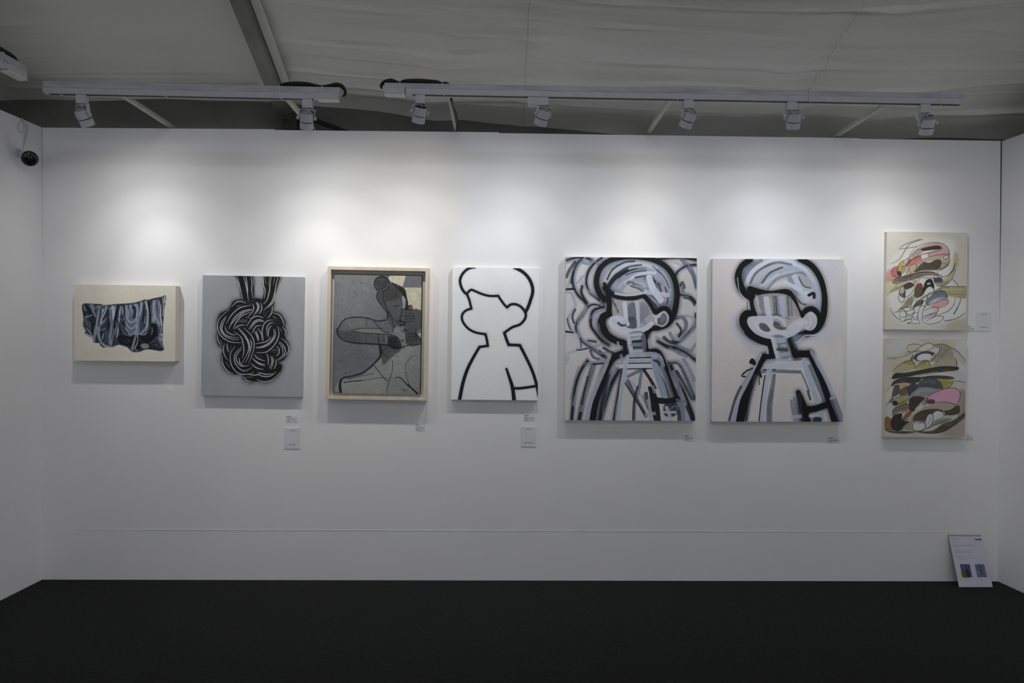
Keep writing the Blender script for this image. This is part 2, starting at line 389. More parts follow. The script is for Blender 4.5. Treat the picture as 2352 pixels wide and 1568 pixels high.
CORN = {   # corners of each picture plane in the photograph, TL TR BR BL
 'drapery': [(169.9,652.8),(404,655.8),(402.9,830.3),(168.5,828.3)],
 'knot': [(466,631.4),(699.6,636),(692.7,911.9),(460.6,908)],
 'seated': [(767.2,627.9),(969.8,631.8),(965.9,905.1),(764,902.6)],
 'outline': [(1039.9,613.7),(1239.7,615.7),(1234.6,919.8),(1035.3,917.3)],
 'crowd': [(1298.9,588.8),(1600,592.5),(1597.9,966.4),(1296.8,965.1)],
 'figure': [(1636.3,593.6),(1937.9,595.4),(1936.2,968.3),(1634.6,968.3)],
 'abstract_a': [(2037.2,531),(2221.2,534.4),(2219.7,758.8),(2033.2,756.7)],
 'abstract_b': [(2034.1,776.9),(2220.4,778.9),(2215.7,1005.8),(2029.6,1002.7)]}
def art_drapery():
    A = Art(CORN['drapery'], (140, 620, 6.03), 760, (217, 212, 199)); A.tint(.025, 3, 4)
    out = "290,490 320,460 420,462 540,468 640,480 760,468 900,460 1000,452 1090,430 1160,405 1200,410 1280,390 1380,370 1452,352 1448,450 1432,560 1422,700 1412,830 1420,900 1410,1010 1430,1095 1380,1122 1280,1105 1180,1100 1100,1130 1020,1138 970,1120 920,1070 860,1050 800,1035 720,1062 640,1068 590,1075 545,1045 530,1008 455,1000 440,950 380,915 325,880 335,850 345,835 305,770 310,680 300,590 292,540"
    A.f(out, (46, 53, 68), 1, 1.5, tex=.12, tc=(5, 8))
    N = (17, 20, 30); M = (84, 95, 114); L = (158, 169, 186); H = (214, 221, 230)
    def r(p, w, c, a=.85, d=.35, so=6): A.s(p, w, c, a, so, d)
    # left bundle
    A.f("300,480 350,470 430,600 420,660 340,640 300,560", (38, 44, 58), .9, 4); r("315,480 320,530 350,560", 34, M); r("330,650 380,640 430,615", 14, H, .9)
    r("350,500 400,560 410,610", 30, N, .9); r("330,680 380,740 420,830", 40, M, .7, .5); r("400,680 440,760 430,860", 30, N); r("350,800 400,860 440,930", 22, L, .8, .5)
    r("320,700 325,800 345,835", 12, M); r("330,875 390,905 440,935", 18, H, .8, .3); r("360,620 345,700 380,780", 16, L, .5, .5)
    r("400,475 430,540 480,640", 26, L, .7); r("430,480 470,530 520,500", 30, L, .8); r("460,500 500,560 500,640", 26, M); r("430,640 470,720 480,800", 18, N)
    # second fold group
    r("540,490 520,600 495,740 470,860 460,990", [20, 34, 34, 24], L, .95); r("600,500 560,600 540,700 500,820 520,920 560,990 600,1040", [26, 50, 44, 40, 30], (130, 141, 158), .95)
    r("590,480 600,520 570,580", 26, H, .7); r("600,500 590,530", 24, N); r("640,500 600,600 560,680 560,740 600,700 660,640", 22, H, .7, .3)
    r("640,490 670,560 650,640 600,720 560,780", 24, M); r("560,560 530,660 510,780", 14, N, .7); r("500,790 560,830 620,800 650,770", 14, H, .6); r("560,850 550,940 580,1000", 22, N, .9)
    r("660,560 700,640 670,740 640,800", 40, N, .8); r("520,830 540,960 590,1040 640,1050", 30, (160, 170, 184), .9, .3); r("620,840 640,930 600,1000", 34, M, .8); r("590,880 570,960", 14, H, .7)
    r("680,520 690,640 700,760 690,900 680,1030", [30, 40, 30, 34], L, .85, .4); r("660,600 640,700", 20, N); r("700,1040 660,1060 600,1060", 20, H, .6)
    # slim bright folds
    A.f("700,500 755,505 745,640 720,700 705,600", L, .9, 4); r("720,500 725,600 720,680", 18, H, .6); r("730,700 735,820 720,930 700,1020", 16, H, .7, .3); r("750,640 740,760 760,880", 16, M)
    r("780,490 775,600 750,700 745,800", 34, N, .95, .1); r("770,500 790,560", 20, (60, 54, 64), .8); r("830,500 815,620 800,760 785,880 770,940", [12, 18, 16, 12], H, .85, .2); r("800,560 790,700 765,820 750,920", 26, M, .7)
    r("850,500 860,600 880,680 830,680", 24, L, .8); r("830,640 860,720 850,830", 46, (56, 64, 80), .8); r("870,480 880,560 870,660", 14, N); r("790,700 810,800 840,900", 26, N, .8)
    # wide swag
    A.f("905,500 990,492 1075,478 1080,700 1040,880 960,920 880,860 900,740", (118, 129, 147), .85, 8)
    for k in range(7):
        y = 640+k*42
        r(f"{905-k*4},{y-60} {930},{y+10} {975},{y+42} {1030},{y+8} {1072-k*5},{y-90}", 13, H if k % 2 else (90, 100, 118), .65, .3, 4)
    r("910,490 905,600 930,690 960,720", 26, L, .8); r("960,480 980,500 1040,470", 26, H, .6); r("1000,500 1030,560 1010,660", 40, N, .85); r("1050,470 1060,600 1040,700", 26, L, .8)
    r("860,720 880,820 930,880", 24, N, .8); r("850,760 870,860", 16, L, .4); r("850,870 900,900 1000,900", 24, M, .5)
    A.f("780,930 860,900 960,920 1030,890 1010,1000 960,1060 880,1030 820,1020", N, .9, 6); r("830,960 900,1000 970,990", 24, (60, 66, 82), .7)
    # diagonal fold
    r("1110,440 1100,580 1070,760 1040,900 1010,1000 985,1110", [22, 30, 30, 30, 24], L, .9, .3); r("1130,450 1120,600 1085,800 1050,960 1020,1090", [8, 12, 12, 10], H, .85, .2)
    r("1160,420 1140,560 1120,700 1110,860", [40, 50, 60, 50], (70, 79, 97), .9, .4); r("1165,430 1200,520 1210,640 1190,780 1110,880", [20, 26, 34, 40], L, .85, .4); r("1190,420 1200,560 1190,680 1185,760", 10, H, .7, .2)
    r("1160,480 1145,600 1130,720", 18, N, .9); r("1080,880 1140,900 1180,870", 16, H, .8); r("1170,640 1160,740", 14, H, .6)
    A.f("1060,910 1180,900 1240,820 1260,900 1190,1010 1100,1100 1030,1080", N, .9, 5); r("1070,910 1060,1000 1030,1080 1060,1120", 14, L, .8, .3); r("1090,950 1130,1000", 20, M, .5)
    r("1210,430 1230,560 1240,700 1245,760", 24, N, 1, .05); r("1250,480 1245,600", 10, L, .7)
    # right panel
    A.f("1275,440 1365,415 1400,560 1400,760 1330,760 1255,740 1262,560", (112, 122, 140), .9, 5); r("1290,420 1300,560 1280,700", 40, L, .8); r("1300,640 1350,720 1370,820", 16, H, .6)
    r("1340,400 1320,520 1350,600", 34, M, .8); r("1380,380 1410,520 1405,680", 26, (40, 46, 60), .9); r("1410,370 1420,500 1412,640", 12, H, .8, .2); r("1440,360 1435,450", 18, (205, 210, 216), .9, .2)
    r("1390,480 1380,640 1400,760 1380,860", 14, H, .7); r("1340,760 1360,820 1340,860", 24, M)
    A.f("1250,760 1300,735 1335,780 1340,920 1300,970 1240,1040 1200,1020 1240,880", N, .95, 4); r("1260,790 1270,840 1250,900", 20, M, .8); r("1330,920 1290,970 1230,1020", 10, L, .7)
    A.f("1350,900 1415,870 1420,940 1400,990 1370,960", L, .85, 4); r("1360,890 1400,880", 10, H, .8); r("1350,900 1400,930", 10, N, .8); r("1345,940 1390,1020 1415,1080", 26, (130, 140, 158), .8)
    A.f("1100,1050 1130,1020 1180,1018 1222,1040 1210,1072 1150,1085", (158, 168, 180), .9, 3); r("1110,1055 1150,1040 1215,1045", 8, N, .6); r("1140,1070 1200,1060", 8, (90, 98, 114), .8)
    A.f("1225,1050 1300,1000 1360,1030 1420,1095 1330,1110 1230,1090", (34, 39, 52), .9, 4); r("1250,1040 1330,1040 1390,1080", 12, M, .7)
    for q in (560, 620, 700, 760, 840, 890, 930, 1120, 1180, 1230): r(f"{q},{470 if q<1000 else 425} {q+6},{500 if q<1000 else 460} {q-4},540", 9, H if q % 3 else N, .6, .2, 3)
    for q in range(500, 1400, 48): r(f"{q},{1010-(q%5)*20} {q+14},{960-(q%7)*12}", 12, N if q % 96 else M, .35, .4, 4)
    for x0, x1, yt, yb, c, w_ in ((420, 470, 480, 640, 1, 12), (455, 455, 640, 800, 0, 10), (505, 480, 560, 900, 1, 9), (560, 530, 520, 760, 0, 12), (575, 520, 560, 860, 1, 14), (625, 575, 520, 660, 1, 12), (640, 655, 700, 900, 0, 14),
                           (665, 655, 820, 1030, 1, 10), (690, 700, 520, 800, 0, 9), (712, 716, 560, 660, 1, 16), (745, 728, 520, 620, 1, 14), (738, 712, 680, 1000, 0, 8), (760, 752, 700, 900, 1, 12), (808, 790, 520, 760, 1, 10), (845, 850, 500, 600, 1, 12), (870, 862, 540, 650, 0, 8),
                           (915, 935, 520, 660, 1, 16), (950, 985, 500, 600, 1, 14), (1000, 1010, 480, 560, 0, 12), (1065, 1040, 500, 640, 1, 14), (1090, 1060, 640, 860, 0, 10), (1118, 1100, 470, 640, 1, 12), (1150, 1145, 560, 700, 0, 14), (1180, 1195, 460, 640, 1, 12), (1200, 1180, 700, 860, 1, 18),
                           (1220, 1228, 480, 640, 0, 10), (1275, 1270, 440, 600, 1, 14), (1300, 1290, 600, 720, 1, 12), (1320, 1330, 450, 560, 0, 14), (1350, 1360, 420, 520, 1, 10), (1385, 1395, 420, 600, 0, 12), (1370, 1385, 600, 760, 1, 16), (1425, 1420, 400, 620, 1, 8), (1400, 1410, 860, 960, 1, 10),
                           (1060, 1045, 960, 1060, 1, 10), (1300, 1340, 1010, 1060, 1, 6), (1260, 1255, 800, 880, 1, 8), (900, 960, 950, 985, 1, 6), (350, 380, 620, 600, 1, 8), (320, 330, 500, 560, 1, 14), (380, 410, 700, 760, 1, 8), (360, 420, 820, 880, 1, 7)):
        r(f"{x0},{yt} {(x0+x1)/2+8},{(yt+yb)/2} {x1},{yb}", [w_*.3, w_, w_*.4], (196, 204, 216) if c else (20, 23, 33), .72, .3, 4)
    A.s("455,1000 530,1008", 7, K, .9, 1.5); A.s("330,1138 700,1150 1000,1170", 60, (206, 199, 182), .25, 30)
    return A
def art_knot():
    A = Art(CORN['knot'], (440, 600, 4.611), 760, (160, 163, 168)); A.tint(.035, 4, 5)
    B = (25, 25, 27)
    sil = "535,400 640,392 735,400 860,440 868,525 940,555 990,640 988,690 1003,760 992,810 1028,880 1022,960 975,1040 915,1075 952,1100 940,1165 880,1240 790,1282 690,1268 620,1280 550,1248 522,1198 430,1192 350,1140 316,1060 320,985 328,930 280,880 262,800 272,740 268,660 300,560 400,500 445,425"
    A.s(sil+" 535,400", 46, (96, 98, 102), .7, 26); A.s(sil+" 535,400", 14, (60, 61, 64), .8, 8)
    for k in range(26):      # loose charcoal halo marks
        t = k/26*6.28; cx, cy = 640+410*math.cos(t), 850+455*math.sin(t)
        if cy < 470 and 480 < cx < 900: continue
        A.s([(cx-45*math.sin(t), cy+45*math.cos(t)), (cx+8*math.cos(t), cy+8*math.sin(t)), (cx+45*math.sin(t), cy-45*math.cos(t))], 4, (110, 113, 118), .5, 3)
    A.f(sil, B, 1, 2)
    for e in ("452,145 650,148 665,300 660,410 545,412 515,330 490,240", "760,150 948,150 915,260 892,350 870,450 820,520 740,540 700,470 755,400 772,320 762,240"):
        A.s(e, 12, (70, 72, 76), .8, 12); A.f(e, B, 1, 2, curve=False)
    for c in ((690, 1010, 50), (600, 560, 40), (900, 640, 60), (400, 930, 40), (880, 950, 40), (560, 1180, 40)): A.e(c[0], c[1], c[2], c[2]*.7, 20, (52, 50, 52), fill=True, a=.5, soft=12, tex=.5)
    W = (196, 197, 200)
    ln = """485,150 505,230 522,310 545,402|462,150 490,225 508,330|553,150 575,235 592,325 604,412|580,150 592,260 600,330|630,150 643,225 640,300 650,392
768,150 766,250 784,312 772,390|782,155 790,240|850,155 836,235 828,315 800,410 762,452|830,155 820,250|922,155 902,235 884,335 850,430 800,485 762,522|886,160 870,245|898,330 872,420 810,495|858,470 850,545 806,604
650,448 658,510 602,588|682,430 704,492 655,578|694,428 716,480 690,552|735,438 746,500 718,558|425,480 480,430 530,425 578,446|478,478 520,464
632,465 520,488 430,560 368,658|645,505 540,530 450,602 392,722|640,515 545,545 460,620 400,690|622,540 530,580 470,652 440,714|575,592 625,602|510,625 590,622|500,642 588,640
402,508 300,600 274,690 302,780 380,842 450,860 522,862|370,580 320,640 305,720 350,790 430,825 500,829|362,600 330,665 322,730 378,790 500,812|352,688 372,742 430,776 476,776|450,718 500,682 568,672
450,745 522,802 546,880 552,960 534,1022|484,705 560,792 602,882 594,965 530,1082|498,704 575,795 612,884 610,985 562,1082|550,702 622,772 658,845 656,935 604,1082|618,820 636,880 618,960
580,692 640,604 700,580 765,600|604,722 660,642 720,618 772,636|622,722 665,660 712,634 770,640|640,765 680,692 742,678|665,740 690,790 702,842|682,734 702,790 714,842|700,708 742,772 748,842
762,842 748,742 770,662 820,625 860,622|800,795 798,705 830,656 868,650|812,805 818,722 850,676|912,690 926,780 880,882 790,960 678,967|882,715 888,792 830,872 750,912 678,917|870,715 872,790 820,862 742,904 680,910|842,800 790,850 678,874
858,545 930,568 972,640 978,690|860,578 905,604|964,695 997,742 988,792|930,700 960,750|952,815 1012,872 1022,962 908,1058|928,850 980,902 988,972 902,1048|922,862 966,922 962,985|900,898 926,932 920,982 888,1004|856,940 908,940
268,760 280,842 326,912|345,868 335,940 350,1002 384,1050|375,868 378,922 392,964|300,828 324,874|458,900 410,982 414,1080 460,1162 530,1197 622,1192 655,1170|530,908 460,980 454,1062 500,1132 562,1160 640,1124|528,928 474,1000 480,1062 530,1112 612,1100|503,1020 512,1082 556,1110
320,1000 330,1090 380,1162 442,1192|358,1068 402,1122|638,1020 700,1080 780,1112|626,1082 690,1130 764,1146|660,988 705,1032 778,1056|655,1042 720,1082 778,1092|795,970 812,1042 806,1102|834,998 850,1062 818,1132|856,1005 862,1072 832,1148|888,1040 892,1092 868,1142
688,1192 750,1217 832,1215 892,1170|700,1172 780,1196 862,1190|600,1200 680,1205 735,1188|688,1250 760,1276 850,1256 934,1178|538,1214 582,1262 645,1276|566,1230 640,1224"""
    for q in ln.replace('\n', '|').split('|'):
        A.s(q, [4, 11, 10, 4], W, .92, 2.2, .12)
    for q in ("500,640 560,600", "760,560 790,590", "770,580 800,550", "700,1000 740,1040", "720,990 755,1020", "870,590 890,640", "840,950 890,970", "600,470 640,440", "940,880 950,940", "420,900 400,980", "370,660 350,700"): A.s(q, 5, (96, 97, 100), .7, 2)
    return A
def art_seated():
    A = Art(CORN['seated'], (730, 590, 4.357), 700, (112, 114, 118)); A.tint(.10, 5, 4); A.tint(.05, 30, 24)
    D = (48, 49, 52); B = (24, 24, 26)
    A.f("150,1100 560,1080 430,860 180,700 150,500", (96, 99, 104), .6, 30, tex=.3)
    A.f("160,180 560,190 480,420 200,560", (124, 127, 130), .6, 30, tex=.5)
    # pale corner
    A.f("725,178 880,180 850,290 840,310 780,300 700,215", (204, 200, 176), 1, 2, curve=False, tex=.25, tc=(9, 9)); A.f("855,305 1038,305 1036,540 950,530 940,480 900,480 880,380", (200, 196, 172), 1, 2, curve=False, tex=.25, tc=(9, 9))
    A.f("885,178 1045,184 1040,300 855,300", (104, 107, 113), 1, 2, curve=False)
    # arm loop and torso greys
    A.f("200,730 230,660 330,605 480,610 600,640 700,640 720,720 640,715 480,712 330,738 340,745 480,770 610,775 740,790 740,885 600,870 430,870 290,840 210,780", (100, 102, 104), 1, 3, tex=.3, tc=(8, 8))
    A.f("300,620 480,615 570,660 470,700 330,720", (114, 116, 117), .7, 10, tex=.5); A.f("340,740 480,715 655,720 660,755 480,762", (122, 123, 121), .9, 2)
    A.f("195,740 330,745 420,760 420,860 300,840 215,790", (72, 74, 77), .9, 8); A.f("420,765 640,775 640,870 430,865", (78, 80, 84), .8, 6, tex=.4)
    # skirt
    A.f("640,1010 820,930 900,880 1030,870 1028,1372 228,1362 240,1230 330,1195 440,1170 560,1080", (140, 142, 141), 1, 3, tex=.2, tc=(8, 8))
    A.f("250,1240 640,1210 700,1240 680,1360 240,1360", (150, 152, 150), .7, 10, tex=.4); A.f("740,1010 860,950 1000,900 1000,1000 870,1180 740,1280", (152, 153, 151), .6, 16, tex=.5)
    A.f("700,1230 830,1200 980,1370 700,1370", (128, 130, 131), .8, 6, tex=.4); A.f("940,930 1030,900 1028,1340 900,1220 880,1080", (120, 122, 124), .5, 12, tex=.4)
    A.f("620,880 780,890 830,930 740,1000 660,1080 640,1010", (74, 75, 77), .95, 4, tex=.3)
    # hair bun, head
    A.e(640, 265, 74, 72, 0, (56, 56, 57), fill=True, soft=3, tex=.25); A.f("600,340 700,280 760,260 850,310 890,400 900,480 850,560 840,640 780,620 700,640 690,540 640,480 600,420", (66, 67, 69), 1, 4, tex=.3)
    A.f("690,440 830,420 835,540 800,610 760,620 710,560", (88, 89, 91), .95, 4, tex=.35); A.f("700,330 800,300 820,400 690,440", (62, 62, 64), .8, 6, tex=.4)
    A.f("845,390 880,410 890,470 870,510 840,500", (146, 150, 160), .95, 3); A.f("800,290 870,320 895,440 905,520 870,540 880,430 850,380", (38, 38, 40), .95, 3)
    A.f("610,640 700,620 740,700 760,760 660,750 640,700", (98, 100, 106), .9, 4, tex=.3); A.f("700,620 780,600 830,700 750,710", (82, 84, 88), .9, 5)
    # shoulder and body right
    A.f("860,540 1038,535 1036,700 1000,740 1036,830 1020,880 900,880 820,700", (74, 75, 77), 1, 3, tex=.35, tc=(8, 8)); A.f("760,720 860,690 890,800 880,890 830,900 780,820", (128, 130, 131), .95, 4, tex=.3)
    A.f("1000,765 1036,760 1032,810", (196, 193, 180), 1, 2, curve=False); A.f("720,790 800,800 840,900 760,920 700,880", (34, 34, 36), .95, 4, tex=.3); A.f("890,760 980,760 990,850 900,870", (66, 67, 69), .9, 4, tex=.3)
    for p, w in (("205,720 235,655 300,612 400,602 500,612 600,640 690,628", 12), ("190,740 205,790 270,840 380,862 500,868 620,876 720,885 800,915 870,895", 16), ("195,715 190,745", 16), ("320,738 420,718 540,714 650,718", 7), ("340,742 480,765 600,770 740,778", 8),
                 ("600,345 590,410 640,490 690,550 695,620", 11), ("650,400 680,490 740,600", 7), ("740,255 800,310 860,370 895,460 890,530", 13), ("640,180 665,205", 7), ("700,280 660,340 650,420", 7), ("570,300 600,340 690,290", 6),
                 ("700,540 740,600 800,660 860,680", 8), ("830,420 845,480 835,570 820,650", 8), ("760,480 790,495 810,480", 8), ("740,620 760,700 745,740", 8), ("800,640 860,650 870,670 820,690", 16), ("560,640 600,690 650,740 720,760", 7),
                 ("485,610 488,700", 4), ("485,770 480,860", 4), ("605,770 612,880 625,970", 8), ("625,880 630,980 590,1040 520,1110 440,1165 340,1195 250,1215 225,1270 235,1360", 20), ("235,1230 220,1290 225,1355", 22),
                 ("260,1258 350,1245 440,1238", 12), ("300,1225 440,1190 560,1165", 5), ("570,1090 640,1180 690,1245", 7), ("750,1040 745,1150 715,1240 690,1360", 6), ("440,1238 640,1208 700,1222 700,1245", 5), ("780,1210 830,1208 900,1280 1010,1365", 10),
                 ("900,1270 1000,1370", 16), ("950,990 880,1080 885,1180 920,1280", 5), ("640,950 700,1010", 6), ("700,900 640,950 625,1000", 7), ("880,890 930,880 1020,870", 8), ("860,700 880,780 890,860", 8), ("840,740 900,735 870,720 880,750", 8), ("970,730 985,800 1000,870", 8),
                 ("985,770 1030,840", 12), ("890,770 990,765", 6), ("900,800 985,800", 6), ("905,830 990,828", 6), ("870,560 960,565", 7), ("860,590 970,590", 9), ("870,620 980,615", 8), ("870,650 960,640", 6), ("900,490 940,490 940,530 905,520 925,480 920,540", 9), ("720,850 800,840", 12), ("700,790 730,870", 9), ("730,820 810,815", 8), ("820,830 860,835 840,850", 9), ("660,780 665,860", 5)):
        A.s(p, w, B, .9, 3, .3)
    for q in range(9): A.e(640, 262, 72-q*7, 70-q*6, 20*q, (30, 30, 32) if q % 2 else (88, 88, 90), 4, .6, t0=q*40, t1=q*40+260)
    A.e(640, 265, 78, 74, 0, (20, 20, 22), 9, .9); A.s("600,340 660,325 715,270", 5, (150, 150, 150), .7, 2)
    for x in (660, 680, 700, 720, 740, 760, 780): A.s(f"{x},{330-(x-660)//6} {x+12},{400} {x+16},{440}", 4, (44, 44, 46), .6, 2)
    for q in ("350,690 460,640", "300,650 330,700", "640,680 720,690", "820,740 850,800", "560,1180 700,1150", "760,1020 840,990", "280,1250 350,1240", "800,830 830,822"): A.s(q, 5, (178, 180, 180), .5, 3, .4)
    for k in range(70):      # scumbled chalk and charcoal
        x = RNG.uniform(170, 1030); y = RNG.uniform(190, 1360); an = RNG.uniform(-.9, .9); L_ = RNG.uniform(20, 90)
        A.s([(x, y), (x+L_*math.cos(an), y+L_*math.sin(an))], RNG.uniform(6, 22), ((50, 50, 52), (150, 152, 152), (90, 92, 96))[k % 3], .22, 6, .6)
    A.tint(.07, 60, 45)
    A.s("840,1330 860,1322 880,1332 905,1324", 5, B, .9, 1.5); A.s("862,1345 870,1338 878,1352 862,1350", 3, B, .9, 1.5)
    A.s("165,168 1045,184", 10, (18, 18, 20), .9, 2); A.s("1042,184 1027,1372", 6, (18, 18, 20), .9, 2); A.s("150,1366 1028,1376", 6, (18, 18, 20), .9, 2); A.s("158,170 149,1364", 4, (30, 30, 32), .9, 2)
    return A
K = (20, 22, 26); WH = (208, 216, 230); GB = (120, 130, 148); DG = (62, 68, 82)
def art_outline():
    A = Art(CORN['outline'], (1010, 590, 4.354), 640, (234, 235, 238)); A.tint(.02, 3, 3)
    for w, c, a, sf in ((46, (160, 166, 180), .35, 12), (27, (22, 24, 30), 1, 3)):
        A.s("350,100 290,115 240,155 208,210 205,260 220,310 245,350 270,368", w, c, a, sf)
        A.s("270,368 295,340 320,328 370,348 430,372 500,388 585,388", w-3, c, a, sf)
        A.s("585,388 620,440 655,485 675,502", w-3, c, a, sf)
        A.s("675,502 710,475 760,472 810,495 850,540 862,585 845,630 800,675 730,700 690,725 645,758", w-1, c, a, sf)
        A.s("750,102 830,145 890,205 925,280 932,350 910,430 885,500 860,548", w+6, c, a, sf)
        A.s("270,368 295,430 315,515", w-3, c, a, sf)
        A.s("315,515 265,533 230,565 220,610 240,665 290,720 360,755 455,772", w-3, c, a, sf)
        A.s("455,772 470,830 478,888", w-1, c, a, sf); A.s("478,888 395,900", w-1, c, a, sf)
        A.s("395,900 330,1010 270,1130 225,1270 192,1435", [w, w+6, w+8], c, a, sf)
        A.s("645,758 665,820 688,878", w+2, c, a, sf); A.s("688,878 740,880 800,884", w+2, c, a, sf)
        A.s("800,884 860,1000 920,1130 962,1260 990,1400", w+3, c, a, sf)
        A.s("665,1120 695,1210 725,1310 740,1440", [w-4, w+6, w+12], c, a, sf)
        A.s("725,1314 820,1312 970,1290", w, c, a, sf)
    A.s("350,108 285,130 235,180 212,250", 3, (130, 150, 190), .7, 2)
    return A
def art_crowd():
    A = Art(CORN['crowd'], (1270, 570, 3.7333), 900, (206, 204, 207)); A.tint(.03, 4, 3)
    g = lambda p, w=26, c=(66, 74, 96), a=.8, so=9, d=.35: A.s(p, w, c, a, so, d)
    def pair(p, q, w=24):      # dark sprayed line and a pale brush line beside it
        A.s(p, w*1.35, (30, 34, 44), .75, 12, .05); A.s(p, w*.8, (18, 21, 28), .85, 4, .25); A.s(q, w*.95, (158, 168, 188), .9, 3, .5)
    # ghost heads on the left
    pair("110,105 180,85 260,80 330,100", "110,120 170,100 240,92 300,105")
    pair("260,75 200,140 168,230 175,320 215,400 270,455 290,500 250,570 210,630 200,690 240,780 330,850 440,930", "275,75 215,150 185,240 190,320 225,385 290,450 285,510 235,590 215,640 215,720 260,790 350,850 420,900", 22)
    pair("420,80 350,130 300,200 285,290 310,370 370,420 430,470", "450,80 370,135 320,210 300,290 330,360 400,415 420,480", 20)
    g("120,330 150,250 200,160 240,110", 26, (110, 120, 140), .5); g("110,350 180,345", 18, K, .9, 4, 0)
    pair("250,320 240,370 265,430 290,470", "235,250 260,310 300,360 380,420", 18)
    A.s("195,300 230,270 250,240 270,235", 22, (150, 160, 178), .8, 3, .5)
    A.s("110,375 150,380 175,430 190,490 160,540 130,600 140,660 175,720 210,740", 24, (160, 168, 186), .9, 3, .3)
    A.s("120,600 130,650 150,700", 10, (40, 44, 54), .8, 6)
    A.s("105,712 170,722", 16, K, .95, 3); A.s("110,735 190,745 215,790 218,860", 26, (190, 196, 210), .95, 3, .2)
    A.s("238,770 240,850", 10, (40, 44, 54), .8, 6)
    pair("300,790 370,800", "280,800 340,810", 12)
    pair("440,500 350,530 325,600 330,670 370,730 420,790 480,830", "450,520 370,545 345,610 350,670 390,720 430,760", 24)
    pair("300,500 340,480 400,490", "320,515 360,495 390,500", 14)
    g("330,860 420,820 500,850", 30, (110, 118, 138), .5)
    A.s("105,960 130,905 200,875 310,850", 22, (178, 186, 202), .95, 3, .25); A.s("105,1000 140,930", 16, (170, 178, 194), .9, 3, .2)
    A.s("320,870 345,930 400,950", 22, (66, 72, 90), .9, 5, .4); A.s("400,880 460,940", 14, K, .8, 8)
    # right ghost heads
    pair("900,95 1000,80 1120,80 1232,100", "930,110 1040,120 1140,150 1230,150", 26)
    pair("1050,230 1080,190 1150,150 1230,140", "1060,250 1090,200 1140,170 1180,165", 18)
    g("1100,90 1150,150 1200,230 1228,330", 34, (84, 92, 112), .8, 5, .5); g("1190,180 1215,260 1228,350", 14, (50, 56, 70), .8)
    pair("1060,400 1110,395 1170,410 1228,470", "1060,380 1120,385 1180,400", 22)
    g("1100,310 1120,370", 22, (90, 98, 118), .8, 5, .4)
    pair("1228,560 1220,650 1160,730 1080,800 1030,800", "1228,600 1205,680 1150,750 1090,790 1050,750 1090,740", 22)
    g("1050,600 1110,590 1140,640 1130,700 1080,745", 34, (96, 104, 126), .85, 4, .45); g("1080,590 1150,580 1200,590", 18, (130, 138, 156), .7)
    pair("900,790 980,840 1080,860 1160,900 1230,960", "880,760 960,800 1060,820 1140,870 1225,930", 30)
    g("1000,720 1060,830 1090,900", 26, (90, 98, 120), .8, 5, .5); g("1195,860 1225,820", 18, (70, 78, 96), .6)
    # lower ghosts, coats
    pair("300,960 240,1050 190,1200 160,1480", "330,970 260,1060 215,1190 175,1350", 24)
    pair("350,990 310,1130 260,1300 225,1480", "350,1000 320,1110 280,1250 240,1400", 30)
    A.s("270,990 340,985 420,960", 30, (130, 140, 160), .85, 3, .45); A.s("345,995 430,985", 14, (30, 34, 42), .9, 4)
    pair("560,1040 490,1180 440,1330 400,1480", "540,1030 470,1150 410,1310 370,1480", 44)
    pair("600,1050 575,1200 550,1350 530,1480", "620,1040 600,1180 560,1340 545,1480", 30)
    g("640,1130 700,1250 780,1400 800,1440", 30, (64, 72, 92), .85, 4, .5); g("700,1480 705,1340 740,1200 760,1060", 26, (90, 98, 120), .85, 4, .5)
    g("640,1100 720,1060 800,1030", 28, (90, 98, 120), .8, 4, .4); g("780,1040 840,1130 880,1200", 26, K, .9, 5, .1)
    g("600,1120 660,1130 760,1260 800,1330", 18, (150, 158, 176), .6, 3, .5)
    pair("1010,1000 1060,1120 1130,1250 1215,1470", "1030,1050 1090,1200 1140,1330 1170,1480", 30)
    pair("990,980 1080,985 1140,1100 1228,1300", "1000,970 1080,975 1160,1080 1225,1200", 20)
    g("1120,950 1170,1030 1220,1140", 34, (120, 130, 152), .8, 4, .5); g("1100,1480 1090,1360 1060,1300", 60, (96, 104, 126), .75, 4, .5)
    for p, w_, c in (("110,250 140,180 190,110", 22, 0), ("150,300 165,240 175,200", 14, 0), ("360,110 400,150 430,160", 20, 1), ("240,110 300,130 340,90", 24, 1), ("180,640 165,580 190,520", 16, 0), ("400,700 440,760 500,800", 18, 0),
                     ("320,600 345,560 380,540", 14, 1), ("430,850 480,880 520,900", 20, 0), ("350,880 420,900 470,890", 18, 1), ("200,870 260,865 310,850", 12, 0), ("480,1080 450,1200 420,1320 400,1470", 22, 0), ("500,1060 480,1200 440,1340 425,1480", 12, 1),
                     ("1060,820 1120,860 1200,880", 22, 1), ("950,760 1000,800 1060,810", 26, 0), ("1000,850 1080,900 1150,930", 20, 1), ("1060,640 1100,700 1080,760", 18, 0), ("1120,420 1180,440 1215,490", 14, 0), ("1090,320 1110,290 1130,340", 16, 0),
                     ("1150,120 1200,200 1225,260", 18, 1), ("1060,1050 1120,1150 1200,1300", 22, 0), ("1100,1020 1150,1120 1215,1260", 14, 1), ("1150,1350 1180,1420 1200,1480", 26, 0), ("730,1180 700,1300 690,1480", 16, 0), ("620,1150 700,1280 790,1420", 14, 0), ("900,1050 960,1160 1000,1280", 16, 0),
                     ("1070,1200 1110,1330 1130,1470", 30, 1), ("1040,1320 1080,1400 1090,1480", 26, 0), ("220,1010 180,1150 150,1300", 12, 1), ("300,1100 270,1230 250,1340", 14, 0)):
        A.s(p, w_*1.2, ((24, 28, 36), (120, 132, 154))[c], .8, 5, .4)
